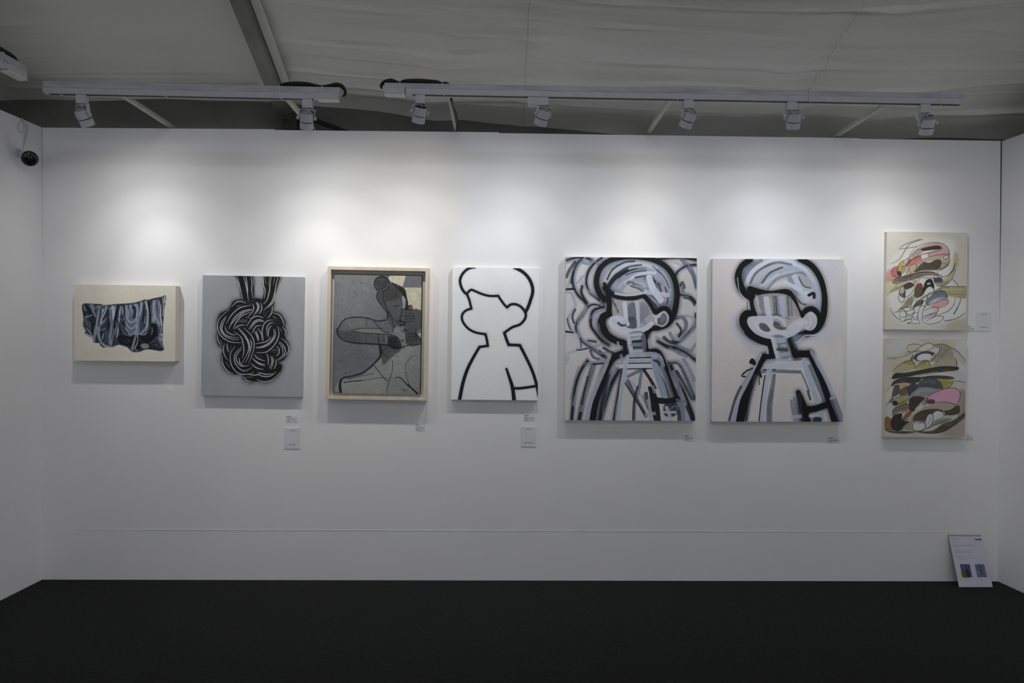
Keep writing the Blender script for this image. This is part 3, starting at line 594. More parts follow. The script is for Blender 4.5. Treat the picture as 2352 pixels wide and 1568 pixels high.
    # main head: pale hair strokes
    A.f("400,180 480,110 600,80 760,82 900,130 1000,230 1040,400 1000,560 900,540 800,420 640,430 480,400 400,340 380,250", (140, 146, 160), .75, 8)
    A.s("440,420 390,330 390,240 430,160 520,105 620,90", 60, (170, 180, 198), .9, 3, .35)
    A.s("450,300 500,210 600,140 720,120 850,150 950,230", 50, (190, 198, 214), .95, 3, .3)
    A.s("470,330 540,240 640,190", 40, K, .9, 8, .2); A.s("460,270 510,180 610,120 700,110", 16, K, .8, 3, .3)
    A.s("560,280 600,220 700,190 790,180", 30, K, .85, 6, .2)
    A.s("500,370 560,290 660,220 800,190 920,230 990,310 1010,420", 46, (150, 162, 184), .95, 3, .4)
    A.s("620,300 680,250 780,210 880,210", 26, (196, 204, 220), .95, 3, .2)
    A.s("900,180 990,280 1020,400 1010,500", 44, (140, 152, 172), .9, 3, .45)
    A.s("640,290 740,330 830,380 900,440", 40, (80, 88, 106), .8, 4, .5); A.s("780,260 850,270 930,310", 30, (110, 120, 138), .8, 4, .5)
    A.f("600,360 660,300 700,330 780,360 700,390 620,385", (202, 202, 206), .8, 5)
    A.s("850,250 880,310 890,380", 26, (60, 66, 80), .8, 5, .4); A.s("890,470 970,480 1000,470", 50, (120, 128, 146), .8, 4, .5)
    # heavy black outline
    for w, a, sf in ((70, .45, 16), (44, 1, 4)):
        A.s("445,440 400,390 372,310 378,230 410,160 480,105 590,75 720,72 850,95 960,150 1030,240 1062,360 1055,480 1030,580 980,650 900,680 840,690 790,750", [w*1.1, w, w, w*1.1, w], K, a, sf)
        A.s("450,340 500,390 600,425 700,425 780,410 830,480 880,545 930,520 980,525 1010,580", [w*1.2, w*.9, w*.8, w, w, w], K, a, sf)
        A.s("470,380 482,470 480,560", w, K, a, sf)
        A.s("480,560 430,590 420,660 460,740 540,790 620,820 630,900", [w*1.2, w*1.5, w*1.6, w*1.3, w*1.2, w*1.2], K, a, sf)
        A.s("790,750 800,880 900,890 960,1000 1000,1120 1050,1260", [w*1.3, w*1.2, w, w*.8, w], K, a, sf)
        A.s("640,890 530,930 470,1010 420,1160 370,1310 340,1480", [w*1.2, w*1.4, w*1.3, w*1.2], K, a, sf)
    A.s("440,300 455,350", 26, K, 1, 3, 0); A.s("385,600 400,560 450,530", 14, (170, 178, 196), .8, 2, .3)
    A.s("392,640 410,720 470,790 540,830", 8, (150, 158, 180), .7, 2, .3)
    for p, w_, c in (("480,320 540,230 640,160 760,140", 14, 0), ("500,300 600,210 720,170", 10, 0), ("620,230 700,200 800,190", 12, 0), ("850,150 950,240 1000,340", 10, 0), ("700,250 800,240 880,290", 16, 0), ("660,320 740,350 800,390", 12, 0),
                     ("900,300 930,380 930,430", 18, 0), ("960,330 985,420 975,480", 14, 0), ("820,430 870,480 900,520", 18, 0), ("560,340 600,290 650,270", 14, 1), ("700,290 760,300 790,330", 14, 1), ("930,200 985,280 1010,380", 10, 1)):
        A.s(p, w_, ((26, 30, 38), (200, 207, 220))[c], .75, 3, .5)
    # ear, face
    A.f("520,450 560,440 700,450 780,440 850,540 870,620 840,680 760,690 560,600 510,560", (168, 170, 176), .9, 6)
    A.s("500,430 540,500 560,550", 18, (60, 66, 80), .8, 4, .4); A.s("560,440 540,540", 12, (150, 158, 178), .8, 3, .3)
    A.f("660,470 700,470 710,600 640,600 640,500", (80, 84, 94), .75, 4, tex=.4); A.f("750,470 800,480 830,560 780,600 750,640", (110, 116, 130), .7, 5, tex=.5)
    A.f("900,580 940,545 975,570 975,620 940,660 900,640", (90, 98, 112), .9, 4, tex=.3)
    A.s("880,590 920,560 955,545 985,580 980,630 940,665 890,650", 18, (200, 206, 218), .95, 3, .2); A.s("860,575 905,590 925,560", 14, (205, 210, 222), .9, 2)
    A.s("915,600 905,650", 8, K, .8, 2)
    A.f("640,590 700,590 730,650 700,690 640,680 610,630", (70, 74, 86), .8, 4)
    A.s("850,640 790,690 680,720 580,700 510,660 500,610 560,595 620,625 640,650", 40, WH, 1, 2.5, .12)
    A.s("520,610 560,660 640,700 740,700 840,660", 34, (200, 208, 222), .95, 2.5, .2)
    A.s("560,640 590,660 620,655", 20, (60, 64, 76), .9, 3)
    A.s("612,465 622,540 628,620", 36, WH, 1, 2.5, .1); A.s("628,620 605,640", 36, (190, 200, 218), .9, 2.5, .2); A.s("718,450 728,560 733,670", 28, (190, 200, 216), 1, 2.5, .15)
    A.s("765,480 775,600 790,650", 18, (130, 138, 156), .8, 3, .4)
    A.s("820,240 860,350 930,450", [46, 60, 50], (205, 214, 228), 1, 2.5, .18); A.s("790,370 880,385 990,400", 40, (196, 205, 220), .95, 2.5, .25)
    A.s("530,385 640,400 760,385 800,365", 22, (196, 204, 218), .95, 3, .2); A.s("700,320 760,330 800,350", 20, (170, 180, 198), .8, 3, .4)
    # neck and collar
    A.f("640,740 780,720 790,900 660,920", (120, 128, 144), .8, 4)
    A.s("645,745 665,850 685,930", 34, (196, 204, 218), 1, 2.5, .12); A.s("650,745 760,735", 26, (200, 208, 222), 1, 2.5, .15)
    A.s("670,780 750,765", 26, (190, 198, 212), .9, 2.5, .3); A.s("680,800 760,795", 22, K, .85, 3, .2); A.s("690,850 760,850", 20, (50, 54, 64), .9, 3, .2)
    A.s("660,830 750,825", 16, (130, 138, 154), .9, 2.5, .3); A.s("670,885 770,875", 22, (190, 198, 214), 1, 2.5, .2)
    A.s("640,925 720,910 860,905 920,935 945,1010", 36, (176, 186, 204), 1, 2.5, .25)
    A.s("660,940 840,935", 10, K, .9, 2); A.s("650,965 850,958", 24, (170, 180, 198), 1, 2.5, .25); A.s("650,985 840,982", 10, K, .85, 2)
    A.s("570,1012 850,1005", 38, (200, 208, 222), 1, 2.5, .12); A.s("580,1035 850,1030", 10, K, .8, 3)
    A.s("545,990 600,985", 14, (150, 158, 178), .9, 2); A.s("555,800 570,860", 20, (180, 188, 206), .9, 2.5, .2)
    A.s("585,910 595,970", 26, (150, 158, 176), .9, 3, .3); A.s("825,780 840,850", 34, (170, 178, 196), .9, 3, .3)
    # coat strokes
    A.s("490,915 440,1040 370,1200 320,1330 290,1480", [28, 34, 40, 44], (168, 178, 196), 1, 2.5, .2)
    A.s("636,930 615,1060 590,1200 575,1340 558,1480", [30, 40, 34, 36], (184, 192, 208), 1, 2.5, .18)
    A.s("860,940 900,1080 940,1200 960,1280", [40, 60, 60, 50], (150, 162, 184), 1, 2.5, .3); A.s("895,950 960,1080 1010,1220 1030,1290", 40, (110, 120, 142), .85, 3, .5)
    A.s("870,960 905,975 915,1000", 18, (40, 44, 54), .9, 3)
    A.s("830,1190 860,1260 880,1360 900,1480", [26, 60, 70, 60], K, .95, 4, .05); A.s("880,1300 980,1310 1080,1290", 50, K, .95, 5, .05)
    A.f("960,1340 1050,1330 1080,1380 1040,1440 960,1430", (50, 54, 64), .9, 5); A.s("860,1180 875,1240", 26, (150, 158, 178), .9, 2.5, .3)
    A.s("800,1240 810,1320 840,1400", 34, (40, 44, 54), .85, 3, .5); A.s("780,1260 800,1330", 24, (120, 128, 148), .8, 3, .5)
    A.s("820,1300 835,1390 845,1480", 28, (170, 180, 200), 1, 2.5, .25); A.s("800,1420 880,1415", 30, (170, 180, 200), .95, 2.5, .3)
    A.s("975,1360 1000,1420 1015,1480", 30, (186, 196, 212), 1, 2.5, .2); A.s("945,1405 1060,1405", 24, (190, 200, 216), 1, 2.5, .2)
    A.s("1000,1380 1060,1350 1070,1390", 12, (140, 148, 168), .8, 3, .3); A.s("1060,1300 1150,1320", 26, (120, 130, 150), .8, 3, .4)
    return A
def art_figure():
    A = Art(CORN['figure'], (1610, 570, 3.7333), 900, (216, 212, 212)); A.tint(.03, 3, 3)
    A.f("860,90 1224,90 1220,760 1000,800 900,700 1080,600 1080,300", (192, 195, 208), .5, 40)
    A.f("300,560 520,840 600,900 440,900 280,700", (190, 195, 212), .7, 26)
    # hair washes
    A.f("330,140 420,95 860,90 980,200 1040,400 1030,520 880,500 780,360 560,360 400,300 340,260", (186, 188, 196), .85, 5)
    A.s("360,330 370,230 430,150 520,110", 50, (96, 104, 120), .8, 4, .45)
    A.s("385,320 430,220 520,140 640,105 760,115 880,180 960,280", 44, WH, 1, 3, .25)
    A.s("420,300 470,210 560,150 660,120 780,140", 22, (60, 66, 80), .75, 3, .5)
    A.s("490,330 560,240 660,190 790,170 900,230 980,330 1010,480", 46, (166, 178, 200), .95, 3, .35)
    A.s("520,300 590,210 700,160", 18, (40, 44, 56), .7, 3, .5)
    A.s("500,330 590,270 660,220", 22, (200, 208, 224), .9, 3, .3)
    A.s("570,350 640,270 740,230 860,210 900,240", 24, (110, 120, 140), .75, 3, .5)
    A.f("590,340 650,290 720,270 760,330 740,360 600,362", (214, 211, 210), .9, 5)
    A.s("910,200 980,300 1020,420 1020,500", 30, (190, 198, 214), .9, 3, .3)
    A.f("820,230 920,250 950,330 870,320", (170, 170, 176), .8, 6)
    # heavy outline
    for w, a, sf in ((76, .4, 18), (50, 1, 3.5)):
        A.s("420,420 360,370 325,290 320,220 350,150 420,95", [w*.9, w*1.3, w*1.2, w, w], K, a, sf)
        A.s("850,90 950,150 1020,250 1055,370 1060,480 1045,590 1000,680 930,720 830,760 775,800", [w, w, w*.9, w*1.1, w*1.2, w*1.3, w*1.3], K, a, sf)
        A.s("420,350 500,375 600,390 740,375 790,450 830,540 880,570 890,540", [w*1.1, w*1.1, w, w*1.2, w, w*.8], K, a, sf)
        A.s("890,560 910,525 960,520 1000,560 1020,640", w*.9, K, a, sf)
        A.s("435,390 445,480 460,560", w*1.0, K, a, sf)
        A.s("450,560 390,560 360,610 370,670 430,740 520,790 590,805", [w, w*1.3, w*1.4, w*1.3, w*1.2], K, a, sf)
        A.s("590,805 600,860 610,920", w, K, a, sf)
        A.s("620,925 540,930", w*.8, K, a, sf)
        A.s("545,925 490,1010 420,1160 370,1310 330,1490", [w, w*1.2, w*1.4, w*1.5, w*1.6], K, a, sf)
        A.s("775,790 795,850 815,910", w*1.3, K, a, sf); A.s("815,905 930,905", w*1.2, K, a, sf)
        A.s("930,900 990,1030 1050,1170 1100,1310 1160,1490", [w*.9, w*.9, w*1.1, w*1.5], K, a, sf)
        A.s("835,1235 865,1320 890,1410 905,1490", [w*.8, w*1.4, w*1.6], K, a, sf)
        A.s("880,1380 980,1375 1100,1330", w*1.1, K, a, sf)
    A.s("312,250 330,370 395,455 412,520", 7, (200, 206, 220), .9, 2)
    A.s("320,560 330,660 370,720", 6, (190, 196, 216), .8, 3); A.s("395,460 398,520", 5, K, .9, 1.5)
    # face
    A.f("470,410 740,400 860,600 820,680 760,720 560,590 480,560", (176, 172, 172), .9, 5)
    A.s("500,400 510,520", 30, (70, 76, 90), .5, 4, .6); A.s("480,420 500,540", 20, (196, 200, 212), .8, 3, .3)
    for x0, c in ((520, (120, 128, 146)), (620, (90, 96, 110)), (640, (60, 66, 78)), (660, (140, 146, 160)), (740, (70, 76, 90)), (765, (100, 106, 122))):
        A.s(f"{x0},410 {x0+8},500 {x0+14},580", 18, c, .8, 3, .5)
    A.s("500,570 640,570 760,600", 20, (60, 66, 78), .6, 5, .6); A.s("740,590 780,600", 14, (170, 178, 196), .7, 3, .3)
    A.s("560,425 572,510 590,610", 46, WH, 1, 2.5, .12); A.s("690,420 700,520 718,640", [50, 44, 30], (182, 192, 212), 1, 2.5, .3)
    A.f("850,600 880,620 850,700 780,740 740,720 760,650", (214, 218, 226), .75, 8)
    A.s("620,590 660,590 700,620 725,660", 24, (200, 208, 224), 1, 2.5, .15)
    A.s("600,610 590,670 640,720 700,735 750,720", 34, WH, 1, 2.5, .12)
    A.s("590,600 480,600 425,610 430,660 490,720 590,755 700,755 800,720 860,650", 44, (202, 209, 224), 1, 3, .22)
    A.f("500,645 550,645 595,700 560,715 510,690", (70, 74, 84), .95, 3, tex=.3); A.f("630,625 670,640 690,670 730,680 700,700 650,690 620,660", (70, 74, 84), .95, 3, tex=.3)
    A.s("470,640 480,680 540,720 600,730", 18, (214, 220, 232), .9, 2.5, .2)
    A.e(935, 625, 48, 66, 8, (196, 202, 216), 30, dry=.2, soft=3); A.e(935, 625, 40, 55, 8, (196, 192, 190), fill=True, a=.8, soft=4)
    A.s("930,590 945,620 935,660 905,680", 14, (214, 220, 232), .8, 3, .3); A.s("840,650 880,630 910,640", 26, (208, 214, 228), .9, 4, .2)
    # cross stroke in the hair
    A.s("760,240 790,330 820,400", 46, (120, 130, 148), .6, 4, .5)
    A.s("800,235 850,340 915,445", [50, 40, 46], (198, 207, 222), 1, 2.5, .2); A.s("715,280 800,330 880,370 955,395", [20, 36, 40, 20], WH, 1, 2.5, .15)
    A.s("870,360 955,355", 24, (186, 195, 212), .95, 2.5, .2); A.s("925,400 965,385 970,420", 26, K, .9, 3); A.s("800,400 860,470 900,480", 14, (50, 56, 68), .7, 5)
    A.s("840,250 880,320 940,340", 12, (60, 66, 80), .7, 4)
    # neck, collar
    A.f("610,760 720,760 770,920 650,950", (128, 134, 146), .9, 4)
    A.s("615,770 640,860 665,950", 38, WH, 1, 2.5, .12); A.s("640,790 720,785", 44, (186, 194, 210), .95, 2.5, .2); A.s("690,830 730,835", 20, (200, 208, 222), .9, 3, .2)
    A.s("650,865 740,870", 26, (56, 60, 70), .8, 4, .3); A.s("660,915 760,905", 34, (180, 188, 204), .9, 2.5, .3); A.s("650,950 780,960", 26, (176, 184, 202), .9, 2.5, .3)
    A.s("790,955 870,950", 16, (80, 88, 104), .8, 3, .4)
    A.s("545,1000 620,965", 30, (170, 178, 196), .9, 2.5, .4); A.s("560,1015 700,1005 870,1000", 44, (196, 204, 220), 1, 2.5, .2)
    A.s("500,1060 600,1050 850,1060", 30, (80, 86, 102), .75, 3, .5); A.s("540,1040 640,1040", 10, K, .8, 3)
    A.f("780,740 880,740 930,760 1040,740 1050,700 1000,790 900,800 840,870 800,830", (198, 206, 226), .6, 14)
    A.s("810,810 870,770 900,745 1000,740 1060,700", 12, (206, 212, 230), .9, 4, .1); A.s("500,840 560,850 575,900", 20, (190, 198, 220), .8, 6, .2)
    # coat
    A.s("515,905 450,1040 380,1180 320,1300 280,1490", [16, 28, 30, 36], (176, 188, 208), 1, 2.5, .2)
    A.s("345,1180 290,1300 240,1480", 22, (50, 56, 70), .85, 6, .2)
    A.s("470,1090 430,1250 390,1480", 26, (90, 96, 114), .75, 3, .55); A.s("440,1180 405,1330 385,1480", 14, K, .7, 4, .3)
    A.s("590,1030 560,1160 535,1330 515,1490", [44, 40, 42, 46], (188, 198, 216), 1, 2.5, .18)
    A.s("548,1090 520,1280 498,1480", 10, K, .85, 4); A.s("630,1080 610,1200 590,1340 585,1490", [26, 40, 50, 50], (76, 80, 98), .85, 3, .45); A.s("600,1060 610,1200", 14, (170, 174, 184), .6, 3, .3)
    A.s("880,950 920,1080 960,1200 1005,1320", [40, 50, 44, 46], (178, 190, 210), 1, 2.5, .22); A.s("930,1000 980,1120 1030,1240 1060,1310", 34, (96, 106, 128), .8, 3, .5)
    A.s("850,1050 890,1130 930,1230", 14, (80, 88, 106), .8, 3, .4); A.s("915,1220 940,1300", 20, (44, 48, 60), .8, 6, .2)
    A.s("940,880 1010,1000 1080,1130 1140,1260", [20, 40, 30, 26], (176, 186, 208), .95, 3, .25); A.s("1130,1280 1170,1380 1210,1480", 60, (120, 130, 152), .8, 4, .5); A.s("1110,1290 1160,1270", 22, (180, 190, 208), .9, 3, .2)
    for x, w in ((775, 24), (800, 22), (825, 20), (850, 16)): A.s(f"{x},{1300-(x-775)*.9:.0f} {x+12},1390 {x+30},1480", w, (110, 120, 142) if w > 20 else (60, 66, 80), .85, 3, .4)
    A.s("770,1450 860,1440", 30, (180, 190, 208), 1, 2.5, .25); A.s("930,1438 1075,1425", 28, (190, 200, 216), 1, 2.5, .18); A.s("1025,1400 1050,1490", 34, (170, 180, 198), .95, 2.5, .3)
    A.f("970,1450 1030,1450 1030,1487 965,1487", (44, 46, 52), .9, 4)
    A.s("430,975 440,960 455,985", 34, K, .95, 3); A.s("360,1080 390,1050 400,1045 365,1070 350,1095 380,1100", 12, K, .9, 2); A.s("400,1045 440,1030", 12, K, .9, 2)
    A.s("496,1080 500,1170", 7, K, .95, 1.5); A.s("500,1060 515,1100", 20, K, .9, 3)
    return A
def art_abstract_a():
    A = Art(CORN['abstract_a'], (2010, 510, 5.8087), 620, (202, 202, 190)); A.tint(.03, 3, 3)
    I = (40, 42, 46); OL = (150, 142, 104); BR = (92, 84, 70); PK = (206, 140, 136)
    A.f("160,560 400,330 640,220 900,210 1060,280 1000,700 1100,860 1210,1020 1180,1250 900,1340 500,1360 300,1300 190,1120 170,900", (218, 219, 218), .9, 30)
    A.f("1080,400 1210,380 1215,850 1050,700", (206, 200, 186), .7, 30); A.f("1000,1330 1210,1290 1215,1440 960,1440", (176, 168, 138), .7, 24, tex=.4); A.f("150,820 290,760 320,850 160,960", (206, 202, 150), .8, 14)
    A.f("420,320 620,220 900,215 1080,270 900,260 640,270 500,340 330,500 220,560", (214, 210, 184), .7, 12)
    A.f("150,660 260,600 300,720 230,760 150,800", (208, 138, 130), .9, 14, tex=.3)
    A.f("1050,420 1100,410 1110,540 1060,680 980,800 900,850 860,820 960,720 1040,610", (176, 168, 116), .85, 10, tex=.3)
    A.f("430,480 520,380 640,300 800,270 900,290 970,360 985,430 840,430 700,470 560,550 440,600", PK, .85, 5, tex=.4)
    A.f("480,450 560,380 700,320 860,320 870,360 700,400 620,430", (216, 216, 210), .95, 3); A.f("470,460 540,400 630,350 640,390 560,440", OL, .8, 6, tex=.3)
    A.f("615,350 720,320 840,308 878,335 860,358 740,368 640,378", (66, 60, 54), .98, 3); A.f("605,440 715,405 718,465 612,500", (216, 218, 220), 1, 1.5, curve=False)
    A.f("420,540 520,470 600,445 610,495 520,550 430,582", (208, 104, 112), .95, 3, tex=.35); A.f("720,400 870,370 980,420 720,450", (214, 158, 150), .9, 4, tex=.3)
    A.f("560,550 700,480 860,440 985,430 995,540 940,600 840,640 850,520 700,520 600,570 540,640 480,680 520,600", (178, 160, 116), .9, 5, tex=.35); A.f("560,600 700,640 840,640 560,690", (196, 198, 194), .9, 4)
    A.e(930, 470, 55, 26, -25, (206, 204, 196), fill=True, a=.9, soft=3); A.s("900,540 960,550 990,500", 26, (150, 138, 86), .8, 4, .4); A.s("860,620 920,600 960,560", 22, (120, 100, 70), .8, 4, .4)
    A.f("520,660 560,610 640,530 700,535 740,530 800,500 860,492 885,530 870,590 820,630 700,640 600,650", (82, 74, 64), 1, 3, tex=.15)
    A.s("600,640 700,625 840,620", 22, (120, 108, 92), .6, 4, .6); A.s("590,650 700,640 830,660", 7, (214, 214, 208), .9, 2, .2)
    A.f("290,600 340,520 390,500 380,560 340,640 350,710 300,690", (196, 166, 54), .95, 4, tex=.3); A.f("295,660 340,650 350,712 310,705", (66, 56, 40), .9, 4); A.f("350,590 410,570 410,640 350,690", (140, 130, 90), .8, 5, tex=.4)
    A.f("215,650 250,600 300,590 290,660 320,725 250,720", (204, 96, 104), .9, 4, tex=.35); A.f("430,600 540,560 550,620 490,680 420,690", (196, 178, 128), .85, 6)
    A.s("240,800 300,770 450,730 600,690 760,680 900,720", [30, 70, 80, 70, 50, 10], (108, 90, 78), 1, 3, .35); A.s("230,790 260,800 330,790", 30, (176, 160, 96), .9, 3, .3); A.s("460,745 620,735 800,740", 20, (168, 96, 80), .6, 4, .5)
    A.s("280,760 480,710 640,680 790,690", 8, (190, 184, 172), .6, 2, .3); A.s("300,790 500,740 640,715", 6, I, .6, 2, .3); A.s("800,690 900,715", 10, (180, 166, 90), .8, 3)
    A.f("200,930 330,830 470,780 560,770 520,840 400,860 300,900", (160, 138, 90), .85, 6, tex=.35)
    A.f("785,745 850,735 905,760 880,810 800,800", (52, 58, 92), .95, 4, tex=.2); A.f("800,800 900,790 980,770 960,820 860,845", (156, 146, 90), .85, 5, tex=.3)
    A.f("860,880 1000,860 1215,856 1215,1005 1000,985 900,960 780,960 620,1030 560,1050 700,950", (168, 160, 104), .95, 3, tex=.3, tc=(12, 4)); A.s("880,900 1215,890", 10, (210, 206, 170), .6, 4, .4); A.s("950,950 1215,960", 12, (130, 122, 66), .6, 4, .5)
    A.e(440, 850, 95, 70, -60, (212, 212, 206), fill=True, a=.9, soft=2); A.f("400,820 470,800 515,840 430,890 350,870", (74, 68, 58), .95, 3); A.f("330,900 400,890 395,1000 330,960", (58, 54, 50), .9, 4, tex=.4)
    A.e(355, 900, 36, 52, 12, (214, 214, 208), fill=True, a=.7, soft=2)
    A.f("540,850 600,810 635,850 630,960 560,1000 525,960", (112, 104, 70), .95, 3, tex=.25); A.e(590, 845, 42, 32, -30, (172, 62, 66), fill=True, a=.95, soft=3); A.f("545,880 640,870 630,980 540,985", (92, 84, 58), .9, 4, tex=.3)
    A.f("640,960 650,840 690,765 750,760 785,830 780,900 740,860 690,880 660,940", (58, 54, 48), 1, 2.5); A.e(715, 815, 26, 12, -15, (208, 206, 198), fill=True, soft=2); A.f("650,950 700,870 750,860 785,910 720,930", (214, 216, 218), 1, 2)
    A.f("250,1200 330,1150 420,1030 520,960 520,1040 380,1160 280,1210", (158, 148, 110), .85, 6, tex=.3); A.f("500,1150 560,1060 640,1030 635,1090 560,1120", (74, 72, 60), .95, 4, tex=.2); A.f("420,1030 500,1000 480,1100 400,1140", (146, 138, 106), .8, 6)
    A.f("690,1010 780,930 900,905 962,960 960,1020 820,1020 740,1060 700,1110", (98, 106, 126), .98, 3, tex=.3); A.f("710,960 830,920 780,940 720,1000", (206, 208, 208), .9, 3); A.f("740,1050 840,1000 940,1000 940,1030 800,1060 720,1110", (170, 190, 200), .9, 4, tex=.3)
    A.e(865, 1085, 125, 46, -18, (220, 156, 148), fill=True, a=.98, soft=2.5, tex=.15); A.e(720, 1190, 130, 50, -20, (212, 210, 206), fill=True, soft=2, a=.9); A.e(620, 1240, 38, 120, 6, (210, 212, 216), fill=True, a=.95, soft=2); A.f("760,1130 860,1130 830,1180 780,1170", (214, 180, 168), .8, 5)
    L = """205,552 320,490 390,380 460,290 620,226|315,355 400,290 560,235 640,228|315,356 470,335 560,318|450,470 500,370 600,300 760,268 900,285 970,350 988,430 960,480 910,490 915,450 985,430|480,440 560,370 640,350
420,582 520,470 650,420 860,370 880,330 800,310|605,440 622,498|712,402 716,465|400,580 430,520 600,450|560,545 700,470 860,430 985,425|992,520 960,580 860,640|1068,540 1040,640 960,710 840,730 832,600
215,650 250,600 300,590 290,660 330,720 250,722 215,680 225,640|340,520 300,600 300,690 345,712|400,560 380,520 440,480 460,520 400,575 350,590|410,560 480,680|470,600 400,695|430,600 540,550 550,620 510,660
225,790 240,755 440,720 560,680 700,655 800,665|230,795 280,818 420,780 600,740|155,970 290,830|800,700 780,760 830,840 900,845 980,800 1030,740 1070,620|1020,745 1060,780 1115,855|865,920 900,855 1215,856|600,745 560,820 530,900 520,980
370,830 430,800 500,810 520,860 480,950 400,1000 340,980 320,920 350,860 395,850 400,930 385,990|320,930 310,1010 350,1070 385,1040 390,960|540,860 600,810 635,860 625,950 560,1005 520,960 545,870|640,965 650,850 690,770 750,760 785,840 780,920
780,910 900,870 1000,860|560,1060 640,1000 720,960 860,910 940,930 965,1000|690,1010 700,1110 780,1060|690,1000 730,930|830,1140 930,1120 980,1060 960,1030 880,1035 780,1090|1075,1000 1050,1100 980,1180 860,1230|200,1140 240,1230 330,1305|920,1320 1040,1300 1150,1250 1205,1200
320,1190 330,1150 380,1160 410,1190 520,1160 500,1220 420,1230 400,1180|330,1200 330,1260 400,1260 420,1210 380,1180 330,1200|325,1260 340,1310 390,1320 420,1260 490,1250 470,1290 400,1310|400,1320 440,1290 490,1300 480,1330 430,1350 590,1356
500,1040 480,1110 470,1150|560,1020 540,1080 500,1130|585,1130 640,1110 690,1140|580,1220 540,1200 505,1240 520,1290 580,1305|575,1240 550,1270 580,1285|600,1360 570,1260 590,1150 650,1040 680,1080 640,1180 630,1300 660,1345
640,1260 720,1230 830,1200 840,1140 760,1130 660,1180|660,1340 740,1362 860,1330 915,1280 890,1250 780,1260 650,1290|640,1270 740,1240 860,1230|650,1255 820,1190|680,1320 790,1260 830,1190"""
    for q in L.replace('\n', '|').split('|'): A.s(q, [4, 7, 8, 5], I, .88, 2, .15)
    A.s("1145,1000 1130,1080 1055,1225", [7, 10, 16], (46, 48, 52), .9, 2.5, .3); A.s("330,1150 400,1130 510,1150", 7, I, .8, 2); A.s("930,1318 1030,1300", 12, (70, 72, 74), .7, 3, .4)
    A.s("985,700 1040,620 1068,540", 10, I, .6, 2)
    g_ = A.im.mean(-1, keepdims=True); A.im = g_+(A.im-g_)*.82
    return A
def art_abstract_b():
    A = Art(CORN['abstract_b'], (2010, 760, 5.8087), 620, (192, 190, 172)); A.tint(.05, 3, 3)
    I = (46, 44, 46); BK = (58, 56, 50); TP = (152, 142, 126)
    A.f("340,120 560,110 640,170 420,260 180,350 160,180", (196, 200, 200), .7, 30); A.f("1080,160 1215,160 1215,600 1100,480 1060,300", (198, 206, 212), .7, 20); A.f("1060,540 1210,560 1210,690 1030,650 900,640", (188, 194, 198), .8, 16)
    A.f("1040,200 1215,400 1215,470 1080,360", (186, 168, 152), .6, 12); A.f("1130,800 1205,820 1200,1150 1100,1130", (136, 130, 110), .8, 14, tex=.3); A.f("150,780 260,740 240,900 160,960", (206, 204, 194), .7, 12)
    A.f("1000,1260 1195,1110 1195,1400 900,1390", (160, 146, 132), .8, 14, tex=.35); A.f("150,1000 240,940 250,1130 180,1170", (198, 200, 204), .8, 12)
    A.e(525, 225, 105, 52, -8, (198, 188, 170), fill=True, a=.9, soft=3); A.f("560,240 640,180 700,160 780,180 760,240 640,270 580,270", (206, 204, 196), .95, 3)
    A.f("780,180 920,170 1010,220 1050,300 1040,380 900,410 800,408 720,400 800,340 850,240", (150, 142, 130), .98, 4, tex=.25); A.s("860,350 950,260 980,240", 30, (112, 106, 96), .5, 10, .4); A.f("760,470 900,370 1060,350 1085,470", (170, 160, 144), .95, 4, tex=.2)
    A.f("700,240 780,215 850,210 850,260 800,330 770,280", (206, 202, 184), .95, 3); A.e(650, 335, 140, 62, -10, (84, 80, 78), fill=True, soft=3); A.e(655, 350, 102, 52, -8, (210, 212, 222), fill=True, soft=2); A.f("755,340 800,310 790,350 750,370", (208, 206, 198), .9, 2)
    A.f("470,360 510,310 500,390 460,395", (106, 104, 92), .9, 4); A.f("230,520 380,400 480,392 525,430 520,500 300,560", (178, 166, 130), .98, 3, tex=.2); A.f("380,410 460,392 515,420 500,450 400,440", (168, 152, 60), .9, 8)
    A.f("530,500 600,420 660,392 720,410 745,480", (176, 164, 96), .98, 3, tex=.2); A.f("590,440 650,400 690,400 650,450", (158, 144, 44), .8, 6); A.f("730,420 800,415 760,460", (206, 202, 176), .9, 2)
    A.f("220,620 270,560 420,560 700,500 900,470 1100,475 1110,510 1060,525 900,540 780,545 560,590 420,610 240,640", BK, 1, 2.5, tex=.12); A.s("400,560 700,520 1000,500", 14, (84, 80, 72), .7, 4, .5); A.s("890,520 980,515", 26, (104, 88, 74), .7, 4)
    A.f("480,610 600,575 800,550 1000,560 1045,580 1000,600 760,600", (204, 202, 194), .95, 3); A.f("560,620 760,598 960,600 1052,622 1030,640 900,642 740,620 600,640", (66, 68, 56), 1, 2.5, tex=.15)
    A.f("210,730 250,670 350,630 480,615 600,620 590,670 500,700 400,690 300,700", (60, 54, 58), 1, 3, tex=.2); A.s("240,710 320,680 400,650", 14, (120, 112, 116), .6, 4, .5)
    A.f("220,860 250,740 320,720 345,800 300,850 230,880", (72, 72, 82), 1, 3, tex=.3); A.f("320,710 410,685 430,730 380,780 340,810", (196, 160, 126), .95, 3, tex=.2); A.f("340,780 430,730 430,820 380,860 320,850", (104, 80, 56), .95, 4, tex=.3)
    A.f("430,830 440,740 490,700 540,700 570,740 540,790 480,830 460,890", (62, 66, 82), 1, 3, tex=.2); A.f("560,740 610,660 700,620 800,630 870,690 900,770 700,745", (72, 76, 90), 1, 3, tex=.25); A.s("660,680 740,660 800,690", 24, (130, 134, 138), .5, 8, .4)
    A.f("870,655 1035,665 1020,710 960,755 905,775 890,710", (168, 156, 44), 1, 3, tex=.15); A.f("930,740 1020,700 980,755 920,775", (190, 164, 120), .8, 4)
